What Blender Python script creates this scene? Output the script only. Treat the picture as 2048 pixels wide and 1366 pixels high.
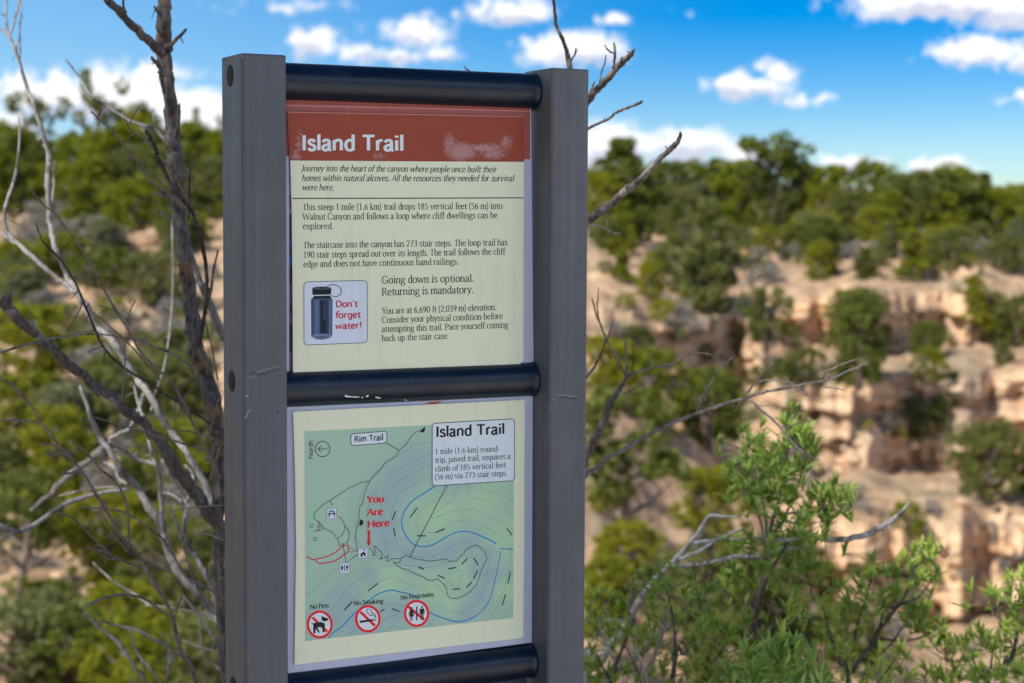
import bpy, bmesh, math, random
import numpy as np
from mathutils import Vector, Matrix, noise

for o in list(bpy.data.objects):
    bpy.data.objects.remove(o)
SC = bpy.context.scene
COL = SC.collection
R = math.radians

# ------------------------------------------------------------------ camera
W, H, F = 2048.0, 1366.0, 3600.0
PITCH, ROLL, EYE = 0.06999, 0.00514, 1.5
sp, cp, sr, cr = math.sin(PITCH), math.cos(PITCH), math.sin(ROLL), math.cos(ROLL)
c_right = Vector((cr, sr * sp, sr * cp))
c_up = Vector((-sr, cr * sp, cr * cp))
c_fwd = Vector((0, cp, -sp))
cam_d = bpy.data.cameras.new('camera')
cam = bpy.data.objects.new('camera', cam_d)
COL.objects.link(cam)
m = Matrix((c_right, c_up, -c_fwd)).transposed().to_4x4()
m.translation = (0, 0, EYE)
cam.matrix_world = m
cam_d.sensor_width = 36.0
cam_d.lens = F * 36.0 / W
cam_d.clip_start = 0.05
cam_d.clip_end = 12000
cam_d.dof.use_dof = True
cam_d.dof.focus_distance = 1.93
cam_d.dof.aperture_fstop = 7.6
cam_d.dof.aperture_blades = 9
SC.camera = cam


def ray(x, y):
    return c_fwd + c_right * ((x - W / 2) / F) + c_up * ((H / 2 - y) / F)


def at(x, y, d):
    """point at horizontal distance d (along +Y) on the line of sight of a photo pixel"""
    r = ray(x, y)
    return Vector((0, 0, EYE)) + r * (d / r.y)


def project(P):
    P = np.asarray(P, float) - np.array([0, 0, EYE])
    d = P @ np.array(c_fwd)
    return np.stack([W / 2 + F * (P @ np.array(c_right)) / d, H / 2 - F * (P @ np.array(c_up)) / d], -1)


# ------------------------------------------------------------------ node helpers
def nd(nt, typ, ins=None, **attrs):
    n = nt.nodes.new(typ)
    for k, v in attrs.items():
        setattr(n, k, v)
    for k, v in (ins or {}).items():
        if isinstance(v, bpy.types.NodeSocket):
            nt.links.new(v, n.inputs[k])
        else:
            n.inputs[k].default_value = v
    return n


def mth(nt, op, a, b=None, c=None, clamp=False):
    n = nt.nodes.new('ShaderNodeMath')
    n.operation = op
    n.use_clamp = clamp
    for i, v in enumerate((a, b, c)):
        if v is None:
            continue
        if isinstance(v, bpy.types.NodeSocket):
            nt.links.new(v, n.inputs[i])
        else:
            n.inputs[i].default_value = v
    return n.outputs[0]


def mixc(nt, fac, a, b, blend='MIX'):
    n = nt.nodes.new('ShaderNodeMix')
    n.data_type = 'RGBA'
    n.blend_type = blend
    for i, v in ((0, fac), (6, a), (7, b)):
        if isinstance(v, bpy.types.NodeSocket):
            nt.links.new(v, n.inputs[i])
        else:
            n.inputs[i].default_value = v if i == 0 else (v[0], v[1], v[2], 1.0)
    return n.outputs[2]


def ramp(nt, fac, stops, interp='LINEAR'):
    n = nt.nodes.new('ShaderNodeValToRGB')
    n.color_ramp.interpolation = interp
    e = n.color_ramp.elements
    while len(e) < len(stops):
        e.new(0.5)
    for el, (p, c) in zip(e, stops):
        el.position = p
        el.color = (c[0], c[1], c[2], 1.0) if not isinstance(c, (int, float)) else (c, c, c, 1.0)
    nt.links.new(fac, n.inputs[0])
    return n.outputs[0]


def smooth(nt, x, lo, hi):
    n = nt.nodes.new('ShaderNodeMapRange')
    n.interpolation_type = 'SMOOTHSTEP'
    nt.links.new(x, n.inputs[0])
    n.inputs[1].default_value = lo
    n.inputs[2].default_value = hi
    return n.outputs[0]


def lin(c):
    c = c / 255.0
    return c / 12.92 if c <= 0.04045 else ((c + 0.055) / 1.055) ** 2.4


# ------------------------------------------------------------------ sky, sun, exposure
SUN_AZ, SUN_EL = R(-135), R(44)          # clockwise from +Y; the sun stands high behind the left shoulder
world = bpy.data.worlds.new('World')
SC.world = world
world.use_nodes = True
wt = world.node_tree
wt.nodes.clear()
sky = nd(wt, 'ShaderNodeTexSky', sky_type='NISHITA', sun_disc=False)
sky.sun_elevation = SUN_EL
sky.sun_rotation = SUN_AZ
sky.altitude = 2000
sky.air_density = 1.0
sky.dust_density = 0.3
sky.ozone_density = 1.6
hs = nd(wt, 'ShaderNodeHueSaturation', {'Hue': 0.505, 'Saturation': 1.55, 'Value': 0.42, 'Color': sky.outputs[0]})
tint = mixc(wt, 1.0, hs.outputs[0], (0.85, 0.91, 1.08), 'MULTIPLY')
hs = nd(wt, 'ShaderNodeHueSaturation', {'Hue': 0.5, 'Saturation': 1.2, 'Value': 1.0, 'Color': tint})
tc = nd(wt, 'ShaderNodeTexCoord')
sx = nd(wt, 'ShaderNodeSeparateXYZ', {0: tc.outputs['Generated']})
az = mth(wt, 'ARCTAN2', sx.outputs[0], sx.outputs[1])
el = mth(wt, 'ARCSINE', sx.outputs[2])
n1 = nd(wt, 'ShaderNodeTexNoise', {'Vector': tc.outputs['Generated'], 'Scale': 26.0, 'Detail': 6.0, 'Roughness': 0.6})
n2 = nd(wt, 'ShaderNodeTexNoise', {'Vector': tc.outputs['Generated'], 'Scale': 75.0, 'Detail': 5.0, 'Roughness': 0.6})
n1s = nd(wt, 'ShaderNodeSeparateXYZ', {0: n1.outputs['Color']})
n2s = nd(wt, 'ShaderNodeSeparateXYZ', {0: n2.outputs['Color']})
azw = mth(wt, 'ADD', az, mth(wt, 'ADD', mth(wt, 'MULTIPLY', mth(wt, 'SUBTRACT', n1s.outputs[0], 0.5), 0.030),
                             mth(wt, 'MULTIPLY', mth(wt, 'SUBTRACT', n2s.outputs[0], 0.5), 0.020)))
elw = mth(wt, 'ADD', el, mth(wt, 'ADD', mth(wt, 'MULTIPLY', mth(wt, 'SUBTRACT', n1s.outputs[1], 0.5), 0.016),
                             mth(wt, 'MULTIPLY', mth(wt, 'SUBTRACT', n2s.outputs[1], 0.5), 0.014)))
# cumulus clouds by direction in the sky: azimuth, elevation, half width, half height (degrees), density
CLOUDS = []
for (px, py, hw, hh, q) in ((85, 200, 105, 62, 1.2), (240, 205, 130, 78, 1.25), (395, 240, 110, 66, 1.2), (-40, 245, 130, 48, 1),
                            (330, 150, 110, 30, 0.55), (622, 92, 62, 48, 0.95), (825, 70, 90, 42, 0.85), (770, 110, 95, 30, 0.75), (880, 112, 50, 24, 0.6),
                            (1022, 28, 100, 42, 1.05), (1145, 108, 118, 46, 1.1), (1232, 42, 30, 20, 0.7), (1380, 22, 26, 14, 0.45),
                            (1215, 300, 95, 62, 1.15), (1370, 300, 110, 52, 1.15), (1500, 315, 70, 40, 0.6),
                            (1500, 180, 92, 38, 1.05), (1560, 150, 52, 34, 0.85), (1635, 205, 55, 18, 0.6), (1690, 335, 85, 26, 0.9), (1880, 330, 75, 22, 0.8),
                            (1890, 4, 210, 58, 1.3), (2040, 26, 120, 60, 1.2), (1960, 108, 105, 44, 1.15), (2050, 195, 30, 16, 0.6), (2045, 130, 50, 30, 0.9),
                            (820, 330, 260, 70, 1.1), (560, 10, 120, 20, 0.5)):
    r_ = ray(px, py).normalized()
    CLOUDS.append((math.atan2(r_.x, r_.y), math.asin(r_.z), hw * 1.15 / F, hh * 1.15 / F, q))
dens = None
shade = None
for (a, e, hw, hh, q) in CLOUDS:
    du = mth(wt, 'DIVIDE', mth(wt, 'SUBTRACT', azw, a), hw)
    dv = mth(wt, 'DIVIDE', mth(wt, 'SUBTRACT', elw, e), hh)
    dv2 = mth(wt, 'SUBTRACT', mth(wt, 'MULTIPLY', dv, 1.25), mth(wt, 'MULTIPLY', mth(wt, 'ABSOLUTE', dv), 0.25))   # flatter bases
    r2 = mth(wt, 'ADD', mth(wt, 'MULTIPLY', du, du), mth(wt, 'MULTIPLY', dv2, dv2))
    f_ = mth(wt, 'MULTIPLY', mth(wt, 'SUBTRACT', 1.0, mth(wt, 'SQRT', r2)), q, clamp=False)
    sh_ = mth(wt, 'MULTIPLY', mth(wt, 'MAXIMUM', f_, 0.0), dv)
    shade = sh_ if shade is None else mth(wt, 'ADD', shade, sh_)
    dens = f_ if dens is None else mth(wt, 'MAXIMUM', dens, f_)
# scattered unseen clouds, added around and behind the view to light the sign
n3 = nd(wt, 'ShaderNodeTexNoise', {'Vector': tc.outputs['Generated'], 'Scale': 4.0, 'Detail': 8.0, 'Roughness': 0.58})
front = mth(wt, 'MULTIPLY', smooth(wt, sx.outputs[1], 0.80, 0.93), smooth(wt, mth(wt, 'MULTIPLY', sx.outputs[2], -1.0), -0.35, -0.2))
gen = mth(wt, 'MULTIPLY', mth(wt, 'SUBTRACT', n3.outputs[0], 0.455), 4.0)
gen = mth(wt, 'SUBTRACT', gen, mth(wt, 'MULTIPLY', smooth(wt, sx.outputs[2], 0.46, 0.68), 3.0))
gen = mth(wt, 'SUBTRACT', gen, mth(wt, 'MULTIPLY', smooth(wt, mth(wt, 'MULTIPLY', sx.outputs[2], -1.0), -0.16, -0.06), 3.0))
gen = mth(wt, 'SUBTRACT', gen, mth(wt, 'MULTIPLY', front, 3.0))
dens = mth(wt, 'MAXIMUM', dens, gen)
dens = mth(wt, 'ADD', dens, mth(wt, 'MULTIPLY', mth(wt, 'SUBTRACT', n2.outputs[0], 0.5), 1.45))
n4 = nd(wt, 'ShaderNodeTexNoise', {'Vector': tc.outputs['Generated'], 'Scale': 190.0, 'Detail': 5.0, 'Roughness': 0.65})
dens = mth(wt, 'ADD', dens, mth(wt, 'MULTIPLY', mth(wt, 'SUBTRACT', n4.outputs[0], 0.5), 0.7))
cov = smooth(wt, dens, 0.0, 0.62)
core = smooth(wt, mth(wt, 'ADD', mth(wt, 'ADD', 0.52, mth(wt, 'MULTIPLY', shade, 2.0)), mth(wt, 'MULTIPLY', mth(wt, 'SUBTRACT', n1.outputs[0], 0.5), 1.2)), 0.15, 0.68)
CLOUD_L = 4.6                              # cloud radiance in sky-texture units (times the strength below)
ccol = mixc(wt, core, (CLOUD_L * 0.60, CLOUD_L * 0.63, CLOUD_L * 0.76), (CLOUD_L * 1.0, CLOUD_L * 1.0, CLOUD_L * 1.02))
ccol = mixc(wt, smooth(wt, sx.outputs[1], 0.6, 0.2), ccol, (CLOUD_L * 3.3, CLOUD_L * 3.5, CLOUD_L * 3.8))   # clouds out of view raised in brightness as fill light for the sign
skyc = mixc(wt, mth(wt, 'MULTIPLY', cov, 0.97), hs.outputs[0], ccol)
veil = mth(wt, 'MULTIPLY', smooth(wt, mth(wt, 'MULTIPLY', az, -1.0), -0.14, 0.30), 0.30)      # thin high haze thickening to the left
skyc = mixc(wt, mth(wt, 'MULTIPLY', veil, mth(wt, 'SUBTRACT', 1.0, cov)), skyc, (3.0, 4.5, 5.3))
bg = nd(wt, 'ShaderNodeBackground', {'Color': skyc, 'Strength': 0.05})
wo = nd(wt, 'ShaderNodeOutputWorld', {'Surface': bg.outputs[0]})

sun_d = bpy.data.lights.new('sun', 'SUN')
sun_d.energy = 1.6
sun_d.angle = R(4)
sun_d.color = (1.0, 0.94, 0.86)
sun = bpy.data.objects.new('sun', sun_d)
COL.objects.link(sun)
sdir = Vector((math.sin(SUN_AZ) * math.cos(SUN_EL), math.cos(SUN_AZ) * math.cos(SUN_EL), math.sin(SUN_EL)))
sun.rotation_euler = sdir.to_track_quat('Z', 'Y').to_euler()
sun.location = sdir * 50
SC.view_settings.view_transform = 'Standard'
SC.view_settings.look = 'None'
SC.view_settings.gamma = 1.0
SC.view_settings.exposure = 2.3


# ------------------------------------------------------------------ object helpers
def link(name, me, parent=None, loc=None):
    o = bpy.data.objects.new(name, me)
    COL.objects.link(o)
    if parent is not None:
        o.parent = parent
    if loc is not None:
        o.location = loc
    return o


def tag(o, label=None, cat=None, group=None, kind=None):
    if label: o['label'] = label
    if cat: o['category'] = cat
    if group: o['group'] = group
    if kind: o['kind'] = kind
    return o


def thing(name, label, cat, loc=(0, 0, 0), group=None):
    o = link(name, None, None, loc)
    o.empty_display_size = 0.1
    return tag(o, label, cat, group)


def mesh(name, verts, faces, mats, midx=None, smooth_=False):
    me = bpy.data.meshes.new(name)
    me.from_pydata([tuple(v) for v in verts], [], [tuple(f) for f in faces])
    for m_ in (mats if isinstance(mats, (list, tuple)) else [mats]):
        me.materials.append(m_)
    if midx is not None:
        me.polygons.foreach_set('material_index', np.asarray(midx, dtype=np.int32))
    if smooth_:
        me.polygons.foreach_set('use_smooth', np.ones(len(me.polygons), dtype=bool))
    me.update()
    return me


def quads_mesh(name, V, Fq, mat, tone=None, smooth_=False):
    """fast mesh of quads from numpy arrays"""
    V = np.asarray(V, np.float32)
    Fq = np.asarray(Fq, np.int32)
    me = bpy.data.meshes.new(name)
    me.vertices.add(len(V))
    me.vertices.foreach_set('co', V.ravel())
    k = Fq.shape[1]
    me.loops.add(Fq.size)
    me.loops.foreach_set('vertex_index', Fq.ravel())
    me.polygons.add(len(Fq))
    me.polygons.foreach_set('loop_start', np.arange(0, Fq.size, k, dtype=np.int32))
    me.polygons.foreach_set('loop_total', np.full(len(Fq), k, dtype=np.int32))
    if smooth_:
        me.polygons.foreach_set('use_smooth', np.ones(len(Fq), dtype=bool))
    me.update(calc_edges=True)
    if tone is not None:
        a = me.attributes.new('tone', 'FLOAT', 'FACE')
        a.data.foreach_set('value', np.asarray(tone, np.float32))
    me.materials.append(mat)
    me.validate()
    return me


def new_mat(name):
    m_ = bpy.data.materials.new(name)
    m_.use_nodes = True
    nt = m_.node_tree
    return m_, nt, nt.nodes['Principled BSDF']


def catmull(P, n):
    P = [Vector(p) for p in P]
    if len(P) < 3:
        return [P[0].lerp(P[-1], i / n) for i in range(n + 1)]
    out = []
    Q = [P[0] * 2 - P[1]] + P + [P[-1] * 2 - P[-2]]
    for i in range(1, len(Q) - 2):
        for j in range(n):
            t = j / n
            a, b, c, d = Q[i - 1], Q[i], Q[i + 1], Q[i + 2]
            out.append(0.5 * ((2 * b) + (c - a) * t + (2 * a - 5 * b + 4 * c - d) * t * t + (3 * b - a - 3 * c + d) * t ** 3))
    out.append(P[-1])
    return out


def tube_data(P, rad, sides=8, rough=0.12, seed=0, knob=0.0):
    """tapered rough tube along points P with radii rad; returns verts, faces"""
    rng = random.Random(seed)
    V, Fc = [], []
    n = len(P)
    up = Vector((0, 0, 1))
    T0 = (P[1] - P[0]).normalized()
    N = T0.cross(up if abs(T0.z) < 0.95 else Vector((1, 0, 0))).normalized()
    for i in range(n):
        T = (P[min(i + 1, n - 1)] - P[max(i - 1, 0)]).normalized()
        N = (N - T * N.dot(T)).normalized()
        B = T.cross(N)
        for j in range(sides):
            a = 2 * math.pi * j / sides
            q = P[i] + (N * math.cos(a) + B * math.sin(a)) * rad[i]
            k = 1 + rough * noise.noise(q * (0.55 / max(rad[i], 1e-4)) + Vector((seed * 7.1, 0, 0))) + rough * 0.6 * noise.noise(q * (1.9 / max(rad[i], 1e-4)))
            k += knob * max(0.0, noise.noise(Vector((i * 0.35, seed * 3.3, j * 0.25))) - 0.25)
            V.append(P[i] + (q - P[i]) * k)
    for i in range(n - 1):
        for j in range(sides):
            a = i * sides + j
            b = i * sides + (j + 1) % sides
            Fc.append((a, b, b + sides, a + sides))
    V.append(P[0]); V.append(P[-1])
    for j in range(sides):
        Fc.append((len(V) - 2, (j + 1) % sides, j, j))
        Fc.append((len(V) - 1, (n - 1) * sides + j, (n - 1) * sides + (j + 1) % sides, (n - 1) * sides + (j + 1) % sides))
    Fc = [f if len(set(f)) == 4 else f[:3] for f in Fc]
    return V, Fc

# ------------------------------------------------------------------ terrain material
def rock_material(name):
    m_, nt, b = new_mat(name)
    geo = nd(nt, 'ShaderNodeNewGeometry')
    pos = geo.outputs['Position']
    mp = nd(nt, 'ShaderNodeMapping', {'Vector': pos, 'Scale': (0.10, 0.10, 1.1)})
    strata = nd(nt, 'ShaderNodeTexNoise', {'Vector': mp.outputs[0], 'Scale': 1.0, 'Detail': 6.0, 'Roughness': 0.65})
    big = nd(nt, 'ShaderNodeTexNoise', {'Vector': pos, 'Scale': 0.16, 'Detail': 4.0, 'Roughness': 0.55})
    fine = nd(nt, 'ShaderNodeTexNoise', {'Vector': pos, 'Scale': 1.3, 'Detail': 8.0, 'Roughness': 0.7})
    mps = nd(nt, 'ShaderNodeMapping', {'Vector': pos, 'Scale': (1.0, 1.0, 0.12)})
    streak = nd(nt, 'ShaderNodeTexNoise', {'Vector': mps.outputs[0], 'Scale': 0.9, 'Detail': 5.0, 'Roughness': 0.6})
    rock = ramp(nt, strata.outputs[0], [(0.25, (0.46, 0.28, 0.155)), (0.40, (0.68, 0.45, 0.27)), (0.52, (0.68, 0.48, 0.31)), (0.60, (0.66, 0.42, 0.24)), (0.75, (0.70, 0.54, 0.385))])
    rock = mixc(nt, smooth(nt, big.outputs[0], 0.42, 0.66), rock, (0.58, 0.46, 0.34))
    rock = mixc(nt, mth(nt, 'MULTIPLY', smooth(nt, fine.outputs[0], 0.52, 0.66), 0.45), rock, (0.34, 0.22, 0.14))
    rock = mixc(nt, mth(nt, 'MULTIPLY', smooth(nt, streak.outputs[0], 0.56, 0.70), 0.45), rock, (0.26, 0.20, 0.155))
    rock = mixc(nt, mth(nt, 'MULTIPLY', smooth(nt, streak.outputs[0], 0.48, 0.36), 0.5), rock, (0.70, 0.60, 0.48))
    rock = mixc(nt, 1.0, rock, (0.80, 0.77, 0.74), 'MULTIPLY')
    # bedding planes and joints: dark cracks between blocks, every block its own tint
    wob = nd(nt, 'ShaderNodeTexNoise', {'Vector': pos, 'Scale': 0.6, 'Detail': 3.0})
    jv = nd(nt, 'ShaderNodeVectorMath', {0: pos, 1: mixc(nt, 1.0, wob.outputs['Color'], (1.6, 1.6, 0.7), 'MULTIPLY')}, operation='ADD')
    mj = nd(nt, 'ShaderNodeMapping', {'Vector': jv.outputs[0], 'Scale': (0.30, 0.30, 0.85)})
    ve = nd(nt, 'ShaderNodeTexVoronoi', {'Vector': mj.outputs[0], 'Scale': 1.0}, feature='DISTANCE_TO_EDGE', distance='EUCLIDEAN')
    vc = nd(nt, 'ShaderNodeTexVoronoi', {'Vector': mj.outputs[0], 'Scale': 1.0})
    vcs = nd(nt, 'ShaderNodeSeparateXYZ', {0: vc.outputs['Color']})
    rock = mixc(nt, mth(nt, 'MULTIPLY', vcs.outputs[0], 0.40), rock, (0.66, 0.36, 0.17))
    rock = mixc(nt, mth(nt, 'MULTIPLY', smooth(nt, ve.outputs['Distance'], 0.06, 0.01), 0.45), rock, (0.15, 0.10, 0.07))
    bed = nd(nt, 'ShaderNodeTexNoise', {'Vector': nd(nt, 'ShaderNodeMapping', {'Vector': jv.outputs[0], 'Scale': (0.05, 0.05, 2.4)}).outputs[0], 'Scale': 1.0, 'Detail': 3.0})
    rock = mixc(nt, mth(nt, 'MULTIPLY', smooth(nt, bed.outputs[0], 0.57, 0.61), 0.60), rock, (0.24, 0.155, 0.10))
    soil = ramp(nt, fine.outputs[0], [(0.30, (0.13, 0.095, 0.06)), (0.47, (0.31, 0.205, 0.125)), (0.62, (0.44, 0.31, 0.20)), (0.8, (0.17, 0.155, 0.105))])
    soil = mixc(nt, mth(nt, 'MULTIPLY', smooth(nt, big.outputs[0], 0.50, 0.62), 0.55), soil, (0.145, 0.135, 0.095))
    nz = nd(nt, 'ShaderNodeSeparateXYZ', {0: geo.outputs['Normal']})
    flat = smooth(nt, mth(nt, 'ADD', nz.outputs[2], mth(nt, 'MULTIPLY', mth(nt, 'SUBTRACT', fine.outputs[0], 0.5), 0.5)), 0.55, 0.8)
    c = mixc(nt, flat, rock, soil)
    nt.links.new(c, b.inputs['Base Color'])
    b.inputs['Roughness'].default_value = 0.95
    b.inputs['Specular IOR Level'].default_value = 0.15
    bm = nd(nt, 'ShaderNodeBump', {'Height': mth(nt, 'ADD', mth(nt, 'ADD', strata.outputs[0], fine.outputs[0]), mth(nt, 'MULTIPLY', smooth(nt, ve.outputs['Distance'], 0.0, 0.10), 0.8)), 'Strength': 0.7, 'Distance': 0.14})
    nt.links.new(bm.outputs[0], b.inputs['Normal'])
    return m_


M_ROCK = rock_material('sandstone_and_soil')

# ------------------------------------------------------------------ terrain: one sheet, near ground, canyon, cliffs, far mesa
# profiles along a line of sight: (distance, height) or (distance, photo row) when the row is marked by 'p'
def prof(x, items):
    out = []
    for d, k, v in items:
        out.append((d, v if k == 'z' else at(x, v, d).z))
    return out


near = lambda a, b: [(2.5, 'z', 0.0), (6, 'z', a), (14, 'z', b)]
KEYS = [
    (-300, prof(-300, near(-.7, -3.4) + [(20, 'p', 1360), (30, 'p', 1100), (40, 'p', 860), (48, 'p', 700), (56, 'p', 560), (64, 'p', 470), (72, 'p', 420), (80, 'p', 390), (88, 'p', 375), (100, 'p', 345), (120, 'p', 330), (160, 'p', 345)])),
    (220, prof(220, near(-.7, -3.4) + [(20, 'p', 1360), (30, 'p', 1110), (40, 'p', 890), (47, 'p', 740), (54, 'p', 640), (62, 'p', 560), (72, 'p', 470), (80, 'p', 425), (88, 'p', 400), (100, 'p', 365), (120, 'p', 345), (160, 'p', 355)])),
    (460, prof(460, near(-.7, -3.6) + [(20, 'p', 1390), (30, 'p', 1140), (40, 'p', 920), (47, 'p', 780), (54, 'p', 670), (62, 'p', 560), (72, 'p', 480), (80, 'p', 430), (88, 'p', 410), (100, 'p', 380), (120, 'p', 360), (160, 'p', 370)])),
    (1190, prof(1190, near(-1, -5) + [(24, 'p', 1400), (34, 'p', 1150), (44, 'p', 980), (52, 'p', 860), (58, 'p', 760), (63, 'p', 690), (65.5, 'p', 590), (74, 'p', 545), (88, 'p', 485), (110, 'p', 410), (130, 'p', 380), (170, 'p', 390)])),
    (1370, prof(1370, near(-1.1, -6) + [(28, 'p', 1410), (38, 'p', 1190), (50, 'p', 1030), (58, 'p', 910), (64, 'p', 820), (68, 'p', 745), (68.6, 'p', 640), (77, 'p', 575), (90, 'p', 495), (113, 'p', 408), (133, 'p', 378), (172, 'p', 390)])),
    (1480, prof(1480, near(-1.2, -6.5) + [(30, 'p', 1420), (42, 'p', 1220), (54, 'p', 1060), (62, 'p', 940), (68, 'p', 840), (72, 'p', 752), (72.6, 'p', 612), (80, 'p', 582), (92, 'p', 500), (115, 'p', 408), (135, 'p', 376), (175, 'p', 390)])),
    (1600, prof(1600, near(-1.2, -6.8) + [(36, 'p', 1460), (48, 'p', 1270), (58, 'p', 1110), (58.6, 'p', 1000), (67, 'p', 890), (67.6, 'p', 765), (75.5, 'p', 690), (76, 'p', 585), (92, 'p', 500), (115, 'p', 406), (135, 'p', 376), (175, 'p', 390)])),
    (1700, prof(1700, near(-1.3, -7) + [(40, 'p', 1480), (52, 'p', 1290), (58, 'p', 1165), (58.7, 'p', 1020), (66, 'p', 935), (66.7, 'p', 765), (75, 'p', 700), (75.5, 'p', 575), (92, 'p', 500), (115, 'p', 405), (135, 'p', 375), (175, 'p', 390)])),
    (1900, prof(1900, near(-1.3, -7) + [(40, 'p', 1500), (52, 'p', 1340), (60, 'p', 1235), (60.8, 'p', 1018), (70, 'p', 930), (70.7, 'p', 742), (80, 'p', 690), (80.6, 'p', 568), (95, 'p', 500), (118, 'p', 405), (138, 'p', 377), (178, 'p', 390)])),
    (2100, prof(2100, near(-1.3, -7) + [(40, 'p', 1500), (52, 'p', 1340), (61, 'p', 1225), (61.8, 'p', 1015), (71, 'p', 925), (71.7, 'p', 725), (80, 'p', 680), (80.5, 'p', 600), (95, 'p', 525), (118, 'p', 430), (138, 'p', 395), (178, 'p', 400)])),
]
FLATP = [(2.5, 0.0), (6, 0.02), (14, 0.05), (24, 0.1), (34, 0.2), (44, 0.2), (52, 0.2), (58, 0.2), (63, 0.2), (66, 0.3), (74, 0.3), (88, 0.3), (110, 0.3), (130, 0.3), (170, 0.3)]
FARP = [(420, -6.0), (1500, -30.0), (7000, -80.0)]
SEG = [3, 5, 6, 10, 14, 16, 18, 20, 24, 24, 24, 22, 20, 16, 8, 5, 4, 3]


def column_profile(azm):
    x = W / 2 + F * math.tan(max(-1.2, min(1.2, azm)))
    if x <= KEYS[0][0]: p = KEYS[0][1]
    elif x >= KEYS[-1][0]: p = KEYS[-1][1]
    else:
        for (xa, pa), (xb, pb) in zip(KEYS[:-1], KEYS[1:]):
            if xa <= x <= xb:
                t = (x - xa) / (xb - xa)
                t = t * t * (3 - 2 * t)
                p = [(a[0] + (b[0] - a[0]) * t, a[1] + (b[1] - a[1]) * t) for a, b in zip(pa, pb)]
                break
    g = min(1.0, max(0.0, (abs(azm) - R(24)) / R(45)))
    g = g * g * (3 - 2 * g)
    p = [(a[0] + (b[0] - a[0]) * g, a[1] + (b[1] - a[1]) * g) for a, b in zip(p, FLATP)]
    # buttresses and bays: the whole cliff band swings in and out
    w = 1 - g
    out = [(0.0, 0.0)]
    for k, (d, z) in enumerate(p):
        ww = w * min(1.0, max(0.0, (k - 3) / 2.0)) * (1.0 if k < 11 else 0.3)
        off = 1.3 * noise.noise(Vector((azm * 42, k * 0.06, 3.1))) + 0.7 * noise.noise(Vector((azm * 130, k * 0.05, 9.2)))
        s_ = (d + off * ww) / d
        out.append((d * s_, EYE + (z - EYE) * s_ if k > 2 else z))
    return out + FARP


az_list = list(np.radians(np.concatenate([np.arange(-180, -34, 6.0), np.arange(-34, -20, 1.0), np.arange(-20, 20.001, 0.065), np.arange(21, 34, 1.0), np.arange(34, 180, 6.0)])))
rows = []
for a in az_list:
    p = column_profile(a)
    dd, zz, st, kk = [], [], [], []
    for k in range(len(p) - 1):
        n = SEG[k]
        run, rise = p[k + 1][0] - p[k][0], p[k + 1][1] - p[k][1]
        steep = min(1.0, max(0.0, rise / max(run, 1e-3) - 0.15) / 0.6)
        for j in range(n):
            t = j / n
            dd.append(p[k][0] + run * t); zz.append(p[k][1] + rise * t); st.append(steep); kk.append(k)
    dd.append(p[-1][0]); zz.append(p[-1][1]); st.append(0); kk.append(17)
    st = np.convolve(np.pad(st, 2, mode='edge'), [.1, .2, .4, .2, .1], mode='valid')
    rows.append((dd, zz, st, kk))
NR = len(rows[0][0])
TV = np.zeros((len(az_list), NR, 3))
for i, a in enumerate(az_list):
    sa, ca = math.sin(a), math.cos(a)
    dd, zz, st, kk = rows[i]
    inview = abs(a) < R(21)
    for j in range(NR):
        d, z, s_ = dd[j], zz[j], st[j]
        rr = d / max(ca, 0.4) if abs(a) < R(60) else d * (1 / 0.5)
        x, y = sa * rr, ca * rr
        if inview and d > 12 and d < 200:
            lat = a * d
            v = Vector((x, y, z))
            # jointed blocks on steep rock: cells of two sizes, pushed towards or away from the viewer
            jl = lat + 0.8 * noise.noise(v * 0.35)
            jz = z + 0.25 * noise.noise(v * 0.12 + Vector((5, 1, 2)))
            jl = lat + 0.35 * noise.noise(v * 0.5)
            kb = kk[j]
            big_ = noise.cell(Vector((jl / 2.6 + kb * 0.37, kb + 0.5, 1.5)))
            mid_ = noise.cell(Vector((jl / 1.25 + kb * 0.61, jz / 1.3, 2.5)))
            lay = noise.cell(Vector((0.5, jz / 0.55, 4.5)))
            sm = noise.cell(Vector((jl / 0.6, jz / 0.4, 8.5)))
            push = s_ * (0.55 * (big_ - 0.5) + 0.30 * (mid_ - 0.5) + 0.42 * (lay - 0.5) + 0.18 * (sm - 0.5)) + 0.12 * s_ * noise.noise(v * 1.1)
            k = (d + push) / d
            x *= k; y *= k
            z += (1 - s_) * (0.42 * noise.noise(v * 0.33) + 0.22 * noise.noise(v * 0.9) + 0.10 * noise.noise(v * 2.3)) + s_ * 0.15 * (sm - 0.5)
        elif d > 4 and d < 300:
            v = Vector((x, y, 0))
            z += 0.25 * noise.noise(v * 0.3) * min(1, (d - 4) / 8)
        TV[i, j] = (x, y, z)
nA = len(az_list)
idx = np.arange(nA * NR).reshape(nA, NR)
nxt = np.roll(idx, -1, axis=0)
TF = np.stack([idx[:, :-1], nxt[:, :-1], nxt[:, 1:], idx[:, 1:]], -1).reshape(-1, 4)[:, ::-1]
fi, fj = np.divmod(np.arange(len(TF)), NR - 1)
azf = np.array(az_list)[fi]
row0 = np.concatenate([[0], np.cumsum(SEG)])
is_cliff = (azf > R(0.6)) & (azf < R(22)) & (fj >= row0[5]) & (fj < row0[11])
is_hill = (azf < R(-5)) & (azf > R(-22)) & (fj >= row0[3]) & (fj < row0[15])


def part_of_terrain(name, sel, label, cat):
    f = TF[sel]
    used, inv = np.unique(f, return_inverse=True)
    o = link(name, quads_mesh(name, TV.reshape(-1, 3)[used], inv.reshape(-1, 4), M_ROCK))
    tag(o, label, cat, kind='structure')


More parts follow.
